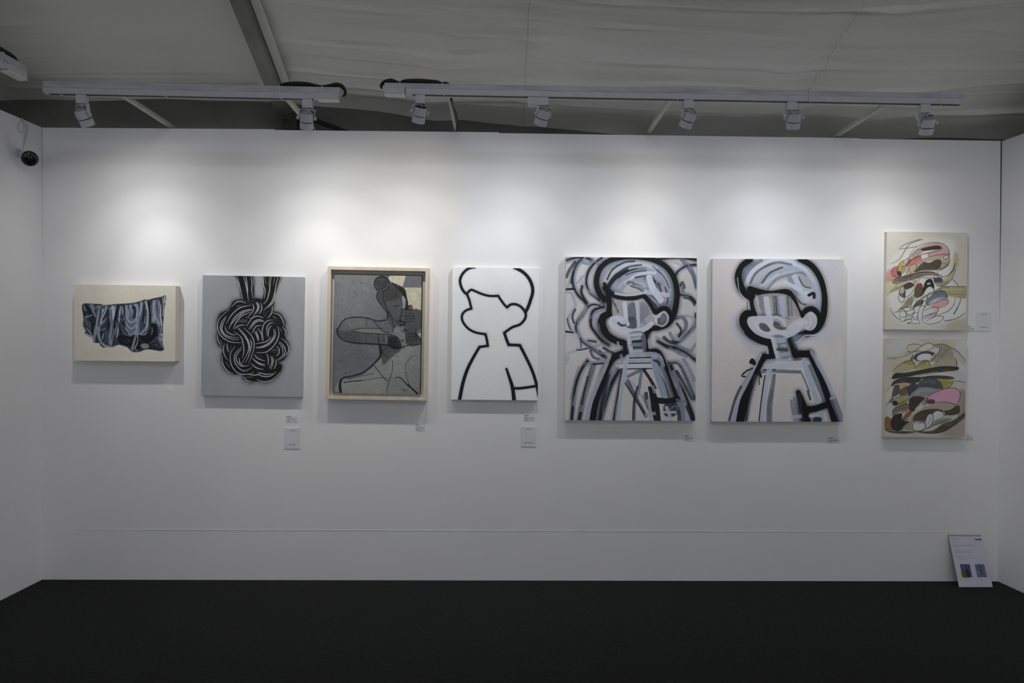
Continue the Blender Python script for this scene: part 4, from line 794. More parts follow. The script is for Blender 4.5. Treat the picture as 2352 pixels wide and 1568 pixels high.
    A.f("480,840 560,760 680,742 800,760 880,780 760,850 700,870 600,885 520,880 490,890", (140, 146, 150), 1, 3, tex=.2); A.s("540,840 640,790 760,800", 22, (176, 180, 182), .6, 5, .4)
    A.f("680,940 700,880 800,820 920,770 1060,762 1125,800 1130,880 1100,960 1060,1000 940,950 780,970", (216, 150, 184), 1, 3, tex=.18); A.f("680,940 740,912 790,930 780,970 700,970", (116, 62, 84), .98, 3); A.f("670,900 700,880 690,950 660,990", (140, 110, 110), .9, 3)
    A.f("200,920 260,900 400,850 460,860 465,920 400,960 300,990 230,1000", (150, 160, 150), 1, 3, tex=.2); A.f("320,910 400,885 400,920 330,960 290,950", (186, 172, 50), .95, 3); A.e(265, 960, 38, 30, 30, (54, 48, 66), fill=True, soft=3); A.f("130,1010 220,880 240,860 230,940 180,960", (130, 112, 84), .9, 5)
    A.f("470,890 560,870 660,890 640,960 530,1060 470,1070 440,1010", (62, 54, 44), 1, 3, tex=.15); A.f("640,920 665,890 660,960 640,1010 520,1060 560,1000", (202, 202, 204), .95, 2.5)
    A.f("220,1090 260,1020 400,950 440,990 440,1050 320,1080 240,1120", (128, 112, 90), 1, 3, tex=.3); A.s("240,1070 340,1030 430,1020", 10, (70, 60, 54), .7, 3, .4)
    A.f("490,1130 600,1050 700,1000 900,950 1090,980 1060,1040 960,1060 800,1040 640,1080 520,1160 460,1200", (170, 156, 134), 1, 3, tex=.25); A.f("900,1070 1000,1050 1110,990 1120,1080 1060,1120 940,1120", (70, 58, 46), 1, 4, tex=.2)
    A.f("500,1200 540,1110 640,1060 800,1042 900,1060 940,1130 800,1200 700,1210 560,1200", (74, 68, 58), 1, 4, tex=.2); A.f("360,1110 440,1050 430,1100 360,1150", (204, 206, 204), .95, 2); A.f("350,1180 430,1080 490,1060 470,1120 400,1180", (140, 82, 56), .98, 3, tex=.2)
    A.f("130,1150 210,1170 250,1290 230,1330 130,1320", (132, 90, 52), .95, 4, tex=.25); A.f("205,1230 240,1130 350,1100 360,1180 470,1220 400,1290 300,1330 230,1310", (50, 48, 44), 1, 3, tex=.12); A.s("290,1220 380,1180 440,1190", 16, (78, 88, 64), .7, 4, .4)
    A.e(830, 1130, 72, 62, -20, (208, 210, 214), fill=True, soft=2); A.f("890,1080 930,1100 930,1140 1030,1130 1035,1160 880,1170 760,1230 750,1200", (200, 204, 204), .98, 2.5); A.f("760,1230 860,1180 1030,1160 960,1210 840,1250 730,1270", (134, 140, 110), .98, 3, tex=.2)
    A.e(720, 1195, 46, 98, 14, (202, 204, 214), fill=True, soft=2); A.e(580, 1270, 88, 56, -4, (208, 210, 212), fill=True, soft=2); A.f("640,1320 760,1270 850,1250 760,1310 640,1335", (196, 194, 186), .95, 2.5); A.f("360,1290 480,1200 500,1300 440,1320", (150, 148, 138), .9, 4)
    A.f("560,1340 760,1330 900,1240 1060,1180 1195,1090 1195,1150 1060,1260 900,1350 740,1368 620,1360", (72, 68, 56), .98, 5, tex=.25); A.f("170,1340 300,1330 500,1340 540,1350 400,1362 240,1360", (76, 72, 60), .95, 4, tex=.2)
    L = """150,350 300,355 450,310 560,240 640,185 720,158 780,190 740,240 640,270 580,272|420,240 440,190 520,170 620,190|420,240 450,275 560,265|390,310 440,280|460,300 450,275|540,330 560,260 610,260|150,372 290,370
780,182 900,170 1000,210 1120,290 1210,400|780,210 850,220 850,280 790,340 750,400|520,380 560,310 700,270 800,300 790,350 730,370|540,390 620,402 720,390|240,520 340,440 460,392 520,430 525,500|540,500 620,400 700,392 740,480
1060,350 1085,400 1085,472|760,465 850,390|220,620 270,565 420,555 700,500 900,470 1100,475|1110,510 900,540 560,592|1052,622 960,600 760,596 600,622|210,730 260,660 400,620 600,612|210,735 260,730 320,715
1035,665 1140,672 1215,692|1035,670 1010,730 900,780|560,740 600,670 700,620 830,640 890,720 900,785|480,840 560,762 700,742 880,785|430,820 440,740 500,700|680,940 720,860 920,772 1060,762 1130,810 1120,920 1050,1010|790,960 920,945 1090,985
670,940 720,912 785,925 795,960|640,920 630,990 660,890|650,1020 665,920|520,1060 620,940|200,940 260,895 400,850 460,860|230,990 330,960 460,900|220,1090 260,1030 430,970|210,1120 300,1110 440,1060|360,1150 430,1060
490,1220 520,1130 640,1060 820,1042 900,1080 900,1150 770,1210|890,1075 925,1110|665,1200 690,1130 740,1105 775,1140 750,1240 690,1295 665,1230|700,1250 740,1150|495,1290 520,1220 640,1220 665,1280 600,1330 510,1320 495,1280|550,1240 640,1220 665,1225
500,1330 600,1340 800,1250 1000,1180|400,1300 500,1330|130,1315 230,1350 400,1365 540,1345|560,1345 720,1368 900,1340 1100,1210|1120,990 1125,1060 1110,1130|140,810 200,740|900,1165 1035,1135"""
    for q in L.replace('\n', '|').split('|'): A.s(q, [4, 7, 8, 5], I, .85, 2, .15)
    g_ = A.im.mean(-1, keepdims=True); A.im = g_+(A.im-g_)*.82
    return A
# ---------------------------------------------------------------- pictures on the wall
def painted(name, A, gloss=.45, bump=.25, gain=1.07):
    im = bpy.data.images.new(name, A.W, A.H); px_ = np.ones((A.H, A.W, 4), np.float32)
    px_[..., :3] = np.clip(A.im[::-1]*gain, 0, 1); im.pixels.foreach_set(px_.ravel()); im.update(); im.pack()
    m = bpy.data.materials.new(name); m.use_nodes = True; nt = m.node_tree; b = nt.nodes['Principled BSDF']
    t = nt.nodes.new('ShaderNodeTexImage'); t.image = im; t.extension = 'EXTEND'
    n = nt.nodes.new('ShaderNodeTexNoise'); n.inputs['Scale'].default_value = 60; n.inputs['Detail'].default_value = 6
    tc = nt.nodes.new('ShaderNodeTexCoord'); nt.links.new(tc.outputs['Object'], n.inputs['Vector'])
    mx = nt.nodes.new('ShaderNodeMixRGB'); mx.blend_type = 'MULTIPLY'; mx.inputs[0].default_value = .12
    nt.links.new(t.outputs[0], mx.inputs[1]); nt.links.new(n.outputs['Fac'], mx.inputs[2]); nt.links.new(mx.outputs[0], b.inputs['Base Color'])
    b.inputs['Roughness'].default_value = gloss; b.inputs['Specular IOR Level'].default_value = .25
    if bump:
        bp = nt.nodes.new('ShaderNodeBump'); bp.inputs['Strength'].default_value = bump; bp.inputs['Distance'].default_value = .0008
        rg = nt.nodes.new('ShaderNodeRGBToBW'); nt.links.new(t.outputs[0], rg.inputs[0]); nt.links.new(rg.outputs[0], bp.inputs['Height']); nt.links.new(bp.outputs[0], b.inputs['Normal'])
    return m
def quad_frame(cs, t):
    p = [px(x, y, -t) for x, y in cs]; c = sum(p, Vector())/4
    ux = ((p[1]-p[0])+(p[2]-p[3])).normalized(); uz = Vector((-ux.z, 0, ux.x)).normalized()
    w_ = ((p[1]-p[0]).length+(p[2]-p[3]).length)/2; h_ = ((p[0]-p[3]).length+(p[1]-p[2]).length)/2
    M = Matrix((ux, Vector((0, 1, 0)), uz)).transposed().to_4x4(); M.translation = Vector((c.x, 0, c.z))
    return M, w_, h_
def face(name, w_, h_, y, m, parent, nseg=1, **kw):
    me = bpy.data.meshes.new(name); me.from_pydata([(-w_/2, y, -h_/2), (w_/2, y, -h_/2), (w_/2, y, h_/2), (-w_/2, y, h_/2)], [], [(0, 1, 2, 3)])
    uv = me.uv_layers.new(name='UVMap'); 
    for i, c in enumerate(((0, 0), (1, 0), (1, 1), (0, 1))): uv.data[i].uv = c
    return link(name, me, m, parent, **kw)
def painting(key, t, em, label, cat='painting', seams=False, gloss=.5):
    M, w_, h_ = quad_frame(CORN[key], t)
    root = empty('painting', label=label, cat=cat); root.matrix_world = M
    MB().box((-w_/2, -t, -h_/2), (w_/2, -.001, h_/2)).build('canvas', em, root, bevel=.003)
    face('painted_face', w_-.002, h_-.002, -t-.0006, painted('paint_'+key, ART[key](), gloss), root)
    return root
ART = {k: globals()['art_'+k] for k in CORN}
painting('drapery', .060, cedge_m, 'small landscape canvas of blue-grey draped cloth, leftmost on the wall')
painting('knot', .030, gedge_m, 'grey canvas with a big black knotted cord outlined in white')
painting('outline', .032, edge_m, 'white canvas with a plain black outline of a faceless cropped-hair figure')
painting('crowd', .040, edge_m, 'large canvas of a black and white brushed head amid swirling ghost outlines')
painting('figure', .045, edge_m, 'large canvas of one thick black outlined figure on plain pale ground')
painting('abstract_a', .032, cedge_m, 'upper colourful abstract canvas with thin looping lines, pink and yellow patches')
painting('abstract_b', .030, cedge_m, 'lower colourful abstract canvas of stacked dark, grey and pink pebble shapes')
# framed one
FR = [(752.3, 611.1), (985.2, 615.7), (979.5, 919.8), (748.4, 915.9)]
M, w_, h_ = quad_frame(FR, .055)
fp = empty('framed_painting', label='grey painting of a seated figure with bent arm in a pale wooden box frame', cat='painting'); fp.matrix_world = M
b = .0215
def rail(p, q, nx, nz):                     # mitred rail between outer corners p and q
    v = []
    for y in (-.055, -.001):
        v += [(p[0], y, p[1]), (q[0], y, q[1]), (q[0]-nx[1]*b, y, q[1]-nz[1]*b), (p[0]-nx[0]*b, y, p[1]-nz[0]*b)]
    return MB().add(v, [(0, 1, 2, 3), (7, 6, 5, 4), (0, 4, 5, 1), (1, 5, 6, 2), (2, 6, 7, 3), (3, 7, 4, 0)])
X_, Z_ = w_/2, h_/2
for p, q, nx, nz in (((-X_, -Z_), (X_, -Z_), (-1, 1), (-1, -1)), ((X_, -Z_), (X_, Z_), (1, 1), (-1, 1)), ((X_, Z_), (-X_, Z_), (1, -1), (1, 1)), ((-X_, Z_), (-X_, -Z_), (-1, -1), (1, -1))):
    rail(p, q, nx, nz).build('frame_rail', wood_m, fp)
MB().box((-X_+b, -.012, -Z_+b), (X_-b, -.002, Z_-b)).build('backing_board', liner_m, fp)
Mi, wi, hi = quad_frame(CORN['seated'], .040)
off = M.inverted() @ Mi.translation
cv = MB().box((-wi/2, -.040, -hi/2), (wi/2, -.012, hi/2)).build('canvas', mat('black_canvas_edge', (.03, .03, .03), .7), fp); cv.location = (off.x, 0, off.z)
pf = face('painted_face', wi-.002, hi-.002, -.0406, painted('paint_seated', ART['seated'](), .6), fp); pf.location = (off.x, 0, off.z)
# ---------------------------------------------------------------- cards
def card_art(x0, y0, x1, y1, Wp, rows, col=(205, 205, 212), ink=(70, 70, 78)):
    A = Art([(x0, y0), (x1, y0), (x1, y1), (x0, y1)], (x0, y0, 10), Wp, col)
    for (u, v, L, w_, a) in rows:            # word-like marks, too small in the photograph to be read
        x = u*(x1-x0)*10; y = v*(y1-y0)*10; e = x+L*(x1-x0)*10
        while x < e-4:
            d = min(random.uniform(8, 26), e-x); A.s([(x, y), (x+d, y+random.uniform(-1, 1))], w_, ink, a, 2, .5); x += d+random.uniform(4, 7)
    return A
def card(name, cs, t, rows, label, cat, group=None, col=(205, 205, 212), Wp=160, head=None, ink=(70, 70, 78)):
    (x0, y0, x1, y1, sk) = cs
    M, w_, h_ = quad_frame([(x0, y0), (x1, y0+sk), (x1, y1+sk), (x0, y1)], t)
    r = empty(name, label=label, cat=cat, group=group); r.matrix_world = M
    MB().box((-w_/2, -t, -h_/2), (w_/2, -.0003, h_/2)).build('board', paper_m, r)
    face('printed_face', w_*.995, h_*.995, -t-.0004, painted('print', card_art(x0, y0, x1, y1, Wp, rows, col, ink), .6, 0), r)
    if head:
        cu = bpy.data.curves.new('lettering', 'FONT'); cu.body = head; cu.size = .0105; cu.align_x = 'CENTER'; cu.align_y = 'CENTER'
        to = bpy.data.objects.new('tmp', cu); C.objects.link(to)
        me = bpy.data.meshes.new_from_object(to.evaluated_get(bpy.context.evaluated_depsgraph_get())); bpy.data.objects.remove(to)
        lo = link('lettering', me, ink_m, r); lo.matrix_parent_inverse = Matrix(); lo.location = (0, -t-.0008, h_*.375); lo.rotation_euler = (math.pi/2, 0, 0)
    return r
ink_m = mat('print_ink', (.03, .03, .035), .7)
cap = lambda n: [(0.06, .12+.8*i/n, random.uniform(.45, .85), 9, .55) for i in range(n)]
TC = [(0.05, .10, .42, 14, .8), (.05, .22, .32, 10, .7), (.05, .47, .85, 11, .7), (.05, .62, .9, 11, .65), (.05, .78, .3, 12, .7), (.35, .8, .6, 8, .6), (.05, .92, .3, 10, .7)]
G1 = 'caption labels stuck beside the pictures'
card('caption_label', (657, 954.5, 683, 969, .2), .001, TC, 'tiny caption label under the knot canvas, above its white card', 'label', G1, (214, 214, 217))
card('caption_label', (954.5, 974, 976, 989, .2), .001, TC, 'tiny caption label below the lower right of the wooden frame', 'label', G1, (214, 214, 217))
card('caption_label', (1203, 952.5, 1229, 966, .2), .001, TC, 'tiny caption label under the plain black outline canvas, above its white card', 'label', G1, (214, 214, 217))
card('caption_label', (1572.5, 998.5, 1592.5, 1012.5, .2), .001, TC, 'tiny caption label below the canvas with swirling ghost outlines', 'label', G1, (214, 214, 217))
card('caption_label', (1902, 1003.5, 1928, 1017.5, .2), .001, TC, 'tiny caption label below the single thick black figure canvas', 'label', G1, (214, 214, 217))
card('caption_label', (2222, 748, 2239, 761.5, .2), .001, TC, 'tiny caption label right of the upper abstract canvas near its bottom corner', 'label', G1, (216, 216, 212))
card('caption_label', (2219, 998.5, 2236, 1012, .2), .001, TC, 'tiny caption label right of the lower abstract canvas near its bottom corner', 'label', G1, (216, 216, 220))
card('caption_label', (374.5, 875, 398, 897, .2), .0006, [(.06, .12, .62, 9, .28), (.06, .38, .75, 9, .25), (.06, .62, .4, 9, .25), (.06, .85, .5, 9, .25)], 'faint caption label with pale lettering under the draped cloth canvas', 'label', G1, (228, 228, 228))
G2 = 'white square cards beside the pictures'
bt = lambda a, b_, v=.795: [(a, v, b_-a, 14, .85)]
card('white_card', (654.2, 982.5, 689.5, 1029.8, .4), .003, bt(.28, .70), 'blank-centred white card below the knot canvas and its caption', 'card', G2, (208, 208, 217), 200, 'Instagram')
card('white_card', (1197.2, 979, 1231.5, 1025.2, .4), .003, bt(.20, .82, .81), 'blank-centred white card below the plain outline canvas and its caption', 'card', G2, (209, 209, 212), 200, 'Instagram')
card('white_card', (2242.5, 716, 2276.5, 760.5, .4), .003, bt(.28, .72, .79), 'blank-centred white card right of the upper abstract canvas by the corner', 'card', G2, (211, 213, 213), 200, 'Instagram')
# ---------------------------------------------------------------- leaning sheet
tl = px(2180.5, 1228.5, -.006); bl = onplane(2202, 1348, (0, 0, 0.004), Vector((0, 0, 1))); br = onplane(2280, 1348, (0, 0, .004), Vector((0, 0, 1))); tr = px(2257, 1228, -.006)
ux = (br-bl).normalized(); up_ = ((tl-bl)+(tr-br)).normalized(); up_ = (up_-ux*up_.dot(ux)).normalized(); nn = ux.cross(up_)
ws = (br-bl).length*.99; hs = ((tl-bl).length+(tr-br).length)/2
M = Matrix((ux, -nn if nn.y < 0 else nn, up_)).transposed().to_4x4()
if nn.y < 0: M = Matrix((ux, -nn, up_)).transposed().to_4x4()
M.translation = (bl+br)/2
sh = empty('information_sheet', label='white printed information sheet leaning against the wall on the floor, right corner', cat='sheet'); sh.matrix_world = M
MB().box((-ws/2, -.004, 0), (ws/2, .001, hs)).build('board', mat('grey_board', (.42, .42, .44), .7), sh)
A = Art([(0, 0), (780, 0), (780, 1180), (0, 1180)], (0, 0, 1), 480, (184, 184, 198))
for y, x, L, a in ((48, 45, 90, .4), (70, 50, 140, .4), (92, 50, 130, .4), (150, 40, 170, .6), (212, 40, 500, .45), (236, 50, 520, .5), (258, 40, 60, .45), (330, 45, 130, .4), (352, 60, 400, .45), (372, 60, 300, .5), (398, 60, 340, .5), (470, 50, 180, .4), (492, 60, 200, .4), (518, 60, 480, .45), (550, 70, 240, .4), (1020, 150, 100, .35), (1040, 160, 110, .35), (1014, 480, 120, .35), (1034, 490, 110, .35)):
    x0 = x
    while x0 < x+L:
        d = random.uniform(14, 50); A.s([(x0, y), (x0+d, y)], 10, (90, 90, 104), a, 3, .4); x0 += d+8
A.f("595,62 660,78 760,66 764,90 735,98 700,100 672,86 650,104 620,90", (14, 14, 16), 1, 2, curve=False)
def thumb(x, y, w_, h_, cols, n):
    A.f([(x, y), (x+w_, y), (x+w_, y+h_), (x, y+h_)], cols[0], 1, 2, curve=False)
    for i in range(n):
        c = cols[random.randrange(len(cols))]; cx = x+random.uniform(20, w_-20); cy = y+random.uniform(20, h_-20)
        A.s([(cx-12, cy), (cx+12, cy+random.uniform(-14, 14))], random.uniform(10, 24), c, .75, 4, .4)
thumb(120, 660, 230, 300, ((52, 70, 110), (90, 130, 160), (40, 40, 66), (110, 150, 150), (60, 100, 150)), 60)
A.f("125,800 230,800 260,955 125,955", (92, 84, 44), .9, 8); A.f("230,790 300,800 290,950 240,950", (36, 36, 42), .8, 10)
thumb(470, 660, 230, 300, ((96, 102, 132), (120, 126, 150), (60, 58, 88), (86, 92, 110), (140, 146, 168)), 70)
A.s("585,700 590,800 600,880", 40, (50, 48, 74), .6, 10)
f_ = face('printed_face', ws*.985, hs*.975, -.0046, painted('print_sheet', A, .5, 0), sh); f_.location = (0, 0, hs*.4925)
MB().box((-ws/2, -.006, hs-.008), (ws/2, .0015, hs+.001)).build('top_clip', mat('clear_clip', (.30, .30, .31), .4), sh)
# ---------------------------------------------------------------- light rails
RY = -.67
def xf(o, par): o.parent = par; o.matrix_parent_inverse = par.matrix_world.inverted(); return o
def rail_set(label, pa, pb, tube_h, dual, feed, slot0, slot1, arms, ties, axis='x'):
    """pa, pb: lower front corners of the box section; the track hangs under it"""
    pa, pb = Vector(pa), Vector(pb); d = (pb-pa).normalized(); n = Vector((0, 0, 1)); side = d.cross(n)  # towards the room for the back rails
    root = empty('light_rail', tuple((pa+pb)/2), label=label, cat='track'); bpy.context.view_layer.update()
    def seg(name, t0, t1, y0, y1, z0, z1, m, bev=0, **kw):
        L = (pb-pa).length; p = pa+d*t0; q = pa+d*t1; v = []
        for c in (p, q):
            for (s_, z) in ((y0, z0), (y1, z0), (y1, z1), (y0, z1)): v.append(c+side*s_+n*z)
        mb = MB().add(v, [(0, 1, 2, 3), (7, 6, 5, 4), (0, 4, 5, 1), (1, 5, 6, 2), (2, 6, 7, 3), (3, 7, 4, 0)])
        return xf(mb.build(name, m, None, bevel=bev, **kw), root)
    L = (pb-pa).length
    seg('support_tube', 0, L, -.040, .0, .034, .034+tube_h, tube_m, .003)
    # track: front web, back web, top web and two bottom lips leave the black slot open
    seg('track', max(0, slot0-.04), min(L, slot1+.03), -.036, .002, .004, .033, white_m, .001)
    seg('slot', slot0, slot1, -.030, -.001, -.0003, .0041, slot_m)
    seg('track_lip', slot0, slot1, -.0009, .0022, -.0006, .0039, white_m); seg('track_lip', slot0, slot1, -.038, -.0302, -.0012, .0039, cream_m)
    if feed is not None:
        seg('feed_box', feed[0], feed[1], -.040, .0045, .003, .0345, white_m, .002); seg('feed_base', feed[0], feed[1], -.042, .003, -.006, .0029, cream_m, .001)
    for (wx, wz, t, r_) in arms:              # arm from the top of the wall out to the tube
        e = pa+d*t+n*.032-side*.02; s_ = Vector((wx, .05, wz+.012))
        xf(MB().bar(s_, e, .026, .022).build('support_arm', arm_m), root)
    for t in ties:
        zt = .034+tube_h
        pts = [pa+d*(t-.0)+side*.004+n*(zt+.003), pa+d*(t+.004)+side*.005+n*.02, pa+d*(t+.008)+side*.0045-n*.003, pa+d*(t+.022)-side*.038-n*.003, pa+d*t-side*.043+n*(zt+.003), pa+d*t+side*.004+n*(zt+.003)]
        xf(MB().tube(pts, .0022, 6).build('cable_tie', tie_m), root)
    root['th'] = tube_h
    return root, pa, d, side
def at_wall(x, y): p = px(x, y, 0); return p.x, p.z
def tt(x, pa, d, y): return (px(x, y, RY)-pa).dot(d)
A1, B1 = px(98, 214, RY), px(781, 228, RY)
d1 = (B1-A1).normalized()
railL = rail_set('left white lighting rail, shorter, holding two spotlights', A1, B1, .036, True, ((B1-A1).length-.13, (B1-A1).length-.012), .03, (B1-A1).length-.16,
    [(*at_wall(391, 293), tt(260, A1, d1, 217), 0), (*at_wall(716, 297), tt(648, A1, d1, 226), 0)], [tt(134, A1, d1, 214), tt(376, A1, d1, 220), tt(641, A1, d1, 226), tt(739, A1, d1, 229)])
A2, B2 = px(883, 215, RY), px(2220, 239.5, RY)
d2 = (B2-A2).normalized()
railR = rail_set('right white lighting rail, longer, holding five spotlights', A2, B2, .030, False, (0, .115), .16, (B2-A2).length-.03,
    [(*at_wall(1048, 301), tt(1030, A2, d2, 219), 0), (*at_wall(1490, 307), tt(1549, A2, d2, 227), 0), (*at_wall(1924, 314), tt(2058, A2, d2, 237), 0)],
    [tt(918, A2, d2, 216), tt(1016, A2, d2, 218), tt(1552, A2, d2, 227), tt(1857, A2, d2, 232), tt(2158, A2, d2, 238)])
# rail in front of the left wall: runs towards the room, only its end is in view
LX = .66
def atx(x, y, X): dd = ray(x, y); return CP+dd*((X-CP.x)/dd.x)
E = atx(44, 183, LX)
railS = rail_set('white lighting rail over the left wall, only its far end in view', E, E+Vector((-.06, -2.2, 0)), .034, False, (0, .12), .16, 2.1,
    [], [.16, 1.0])
xf(MB().bar((-.09, E.y-.5, 3.012), (LX-.03, E.y-.5, E.z+.03), .026, .022).build('support_arm', arm_m), railS[0])
# cables bunched over the rails
def cable(label, pts, r, tr): 
    mb = MB().tube(smooth_pts(pts, 6), r if not isinstance(r, list) else list(np.interp(np.linspace(0, 1, (len(pts)-1)*6+1), np.linspace(0, 1, len(r)), r)), 10)
    return xf(mb.build('power_cable', cable_m, smooth=True, label=label), tr)
def over(track, pts):                      # (pixel x, height over the tube top, back offset)
    root_, pa, d, side = track; th = root_['th']
    return [pa+d*((px(x, 225, RY)-pa).dot(d))-side*(.02+bk)+Vector((0, 0, .034+th+h)) for x, h, bk in pts]
cable('black bunched cable', over(railL, [(640, .006, 0), (652, .015, 0), (680, .019, 0), (705, .018, 0), (722, .012, 0), (737, .009, 0), (752, .012, 0), (770, .018, 0), (783, .012, 0), (790, -.010, 0), (791, -.032, 0), (786, -.048, 0)]), [.004, .012, .015, .013, .009, .006, .009, .014, .012, .009, .008, .005], railL[0])
cable('black bunched cable', over(railR, [(876, -.030, 0), (874, -.012, 0), (882, .010, 0), (897, .017, 0), (912, .010, 0), (919, .008, 0), (928, .015, 0), (960, .018, 0), (1000, .014, 0), (1014, .009, 0), (1022, .011, 0), (1034, .003, 0)]), [.004, .009, .011, .013, .007, .006, .012, .014, .012, .006, .007, .003], railR[0])
cable('black cable beside the support arm', [px(1036, 227, RY+.06), px(1038, 234, RY+.10), px(1040, 244, RY+.2), px(1046, 262, RY+.35), px(1050, 283, RY+.55), px(1050.5, 299, RY+.64)], [.007, .008, .006, .009, .011, .008], railR[0])
cable('black cable', [E+Vector((.012, -.0, .04)), E+Vector((.012, -.05, .085)), E+Vector((.012, -.12, .09)), E+Vector((.012, -.3, .085)), E+Vector((.012, -.42, .07)), E+Vector((.012, -.46, .078)), E+Vector((.012, -.7, .085))], [.003, .009, .011, .012, .005, .01, .01], railS[0])
# ---------------------------------------------------------------- spotlights
perf_m = mat('perforated_cap', (.30, .30, .33), .6, .5, 260)
def spotlight(label, xp, track, head_px, aim_px, power, col, box=False, dark=False, core=1.):
    root_, pa, d, side = track
    t = (px(xp, 225, RY)-pa).dot(d); top = pa+d*t-side*.016
    r = empty('spotlight', tuple(top), label=label, cat='spotlight', group='white spotlights on the light rails'); bpy.context.view_layer.update()
    hc = px(head_px[0], head_px[1]-1.5, top.y+.03)                         # centre of the head
    aim = px(aim_px[0], aim_px[1], 0)
    ax = (aim-hc).normalized()
    if box:
        xf(MB().box((top.x-.10, top.y-.02, top.z-.050), (top.x+.02, top.y+.02, top.z-.003)).build('adapter', white_m, bevel=.003), r)
    else:
        xf(MB().box((top.x-.028, top.y-.019, top.z-.052), (top.x+.028, top.y+.019, top.z-.002)).build('adapter', white_m, bevel=.003), r)
    ab = Vector((top.x, top.y, top.z-(.050 if box else .052)))
    # yoke: turned about the vertical so its arms sit either side of the head
    h = Vector((ax.x, ax.y, 0)).normalized(); sd = Vector((h.y, -h.x, 0))
    yw = .042; yt = ab-Vector((0, 0, .009))
    xf(MB().tube([ab, ab-Vector((0, 0, .012))], .008, 12).build('swivel', white_m), r)
    mb = MB().bar(yt-sd*yw, yt+sd*yw, .022, .003)
    for s_ in (-1, 1):
        mb.bar(yt+sd*yw*s_, hc+sd*yw*s_, .003, .020, h)
    xf(mb.build('yoke', cream_m if box else white_m), r)
    for s_ in (-1, 1):
        Mk = Matrix.Translation(hc+sd*(yw-.004)*s_) @ Vector(sd*s_).to_track_quat('Z', 'Y').to_matrix().to_4x4()
        xf(MB().lathe([(.004, -.004), (.004, .006), (.010, .006), (.010, .016), (.006, .018)], Mk, 14).build('knob', white_m, smooth=False), r)
    Mh = Matrix.Translation(hc) @ ax.to_track_quat('Z', 'Y').to_matrix().to_4x4()
    R_ = .0385
    xf(MB().lathe([(R_-.004, -.030), (R_, -.028), (R_, .0165), (R_-.002, .0175)], Mh, 32).build('housing', white_m), r)
    xf(MB().lathe([(R_-.007, .017), (R_-.007, .0225)], Mh, 32).build('gap_ring', slot_m), r)
    # front barrel, open at the end
    xf(MB().lathe([(R_-.002, .022), (R_, .0225), (R_, .058), (R_-.003, .060), (R_-.006, .060), (R_-.007, .040), (.01, .036)], Mh, 32).build('barrel', white_m), r)
    xf(MB().lathe([(.0, .0365), (.028, .0375), (.028, .0385), (.0, .0387)], Mh, 20).build('lamp_lens', mat('lit_lens', (.8, .8, .8), .4, emit=(col, 6)), ), r)
    capm = slot_m if dark else perf_m
    dome = [(R_-.006, -.029), (R_-.007, -.034), (R_-.013, -.042), (R_-.022, -.048), (.008, -.051), (.001, -.0515)]
    c = xf(MB().lathe(dome, Mh, 28).build('rear_cap', capm, smooth=True), r)
    if not dark:                                                     # vent holes
        mb = MB()
        for rr, z, n_ in ((.008, -.0510, 5), (.0145, -.0483, 9), (.021, -.0435, 12), (.027, -.037, 15)):
            for k in range(n_):
                a = 2*math.pi*k/n_+rr*40; p = Mh @ Vector((rr*math.cos(a), rr*math.sin(a), z))
                Mv = Matrix.Translation(p) @ (Mh.to_3x3() @ Vector((math.cos(a)*rr*18, math.sin(a)*rr*18, -1)).normalized()).to_track_quat('Z', 'Y').to_matrix().to_4x4()
                mb.lathe([(.0019, -.0006), (.0019, .0012)], Mv, 6)
        o = xf(mb.build('vent_hole', slot_m), r); o['kind'] = 'stuff'
    # lead from adapter into the cap
    xf(MB().tube(smooth_pts([ab+Vector((.006, -.004, -.002)), ab+Vector((.012, -.012, -.02)), Mh @ Vector((.012, 0, -.066)), Mh @ Vector((.006, 0, -.050))], 5), .0022, 6).build('lead', white_m), r)
    for nm, e_, cone, so, dn in (('spot_core', power*.72*core, 54, .018, .0), ('spot_beam', power*.62, 98, .02, .22), ('spot_spill', power*.50, 176, .03, .3)):
        a2 = (ax+Vector((0, 0, -dn))).normalized() if dn else ax
        l = bpy.data.lights.new(nm, 'SPOT'); l.energy = e_; l.color = col; l.spot_size = math.radians(cone); l.spot_blend = 1.0; l.shadow_soft_size = so
        lo = bpy.data.objects.new(nm, l); C.objects.link(lo); lo.matrix_world = Matrix.Translation(hc+ax*.062) @ (-a2).to_track_quat('Z', 'Y').to_matrix().to_4x4(); xf(lo, r)
    return r
N_ = (1.0, .99, .965); Wm = (1.0, .955, .86); Cc = (.93, .96, 1.0)
PW = 36
spotlight('spotlight nearest the left wall, first on the left rail', 185, railL, (192, 267), (400, 700), PW*1.05, N_)
spotlight('spotlight with perforated cap near the right end of the left rail', 705, railL, (704, 273), (715, 700), PW*1.05, N_)
spotlight('spotlight with a black rear cap, first on the right rail', 965, railR, (964, 259), (892, 700), PW*.9, Wm, dark=True)
spotlight('tilted spotlight under a wide box adapter on the right rail', 1252, railR, (1247, 265), (1115, 690), PW*.9, Cc, box=True)
spotlight('spotlight above the swirling ghost outline canvas, third on the right rail', 1582, railR, (1582, 271), (1405, 700), PW*.95, N_, core=1.15)
spotlight('spotlight above the thick black figure canvas, fourth on the right rail', 1820, railR, (1824, 273), (1770, 700), PW*.9, Cc, core=.62)
spotlight('spotlight nearest the right wall, last on the right rail', 2127, railR, (2131, 286), (2040, 720), PW*.95, N_, core=.55)
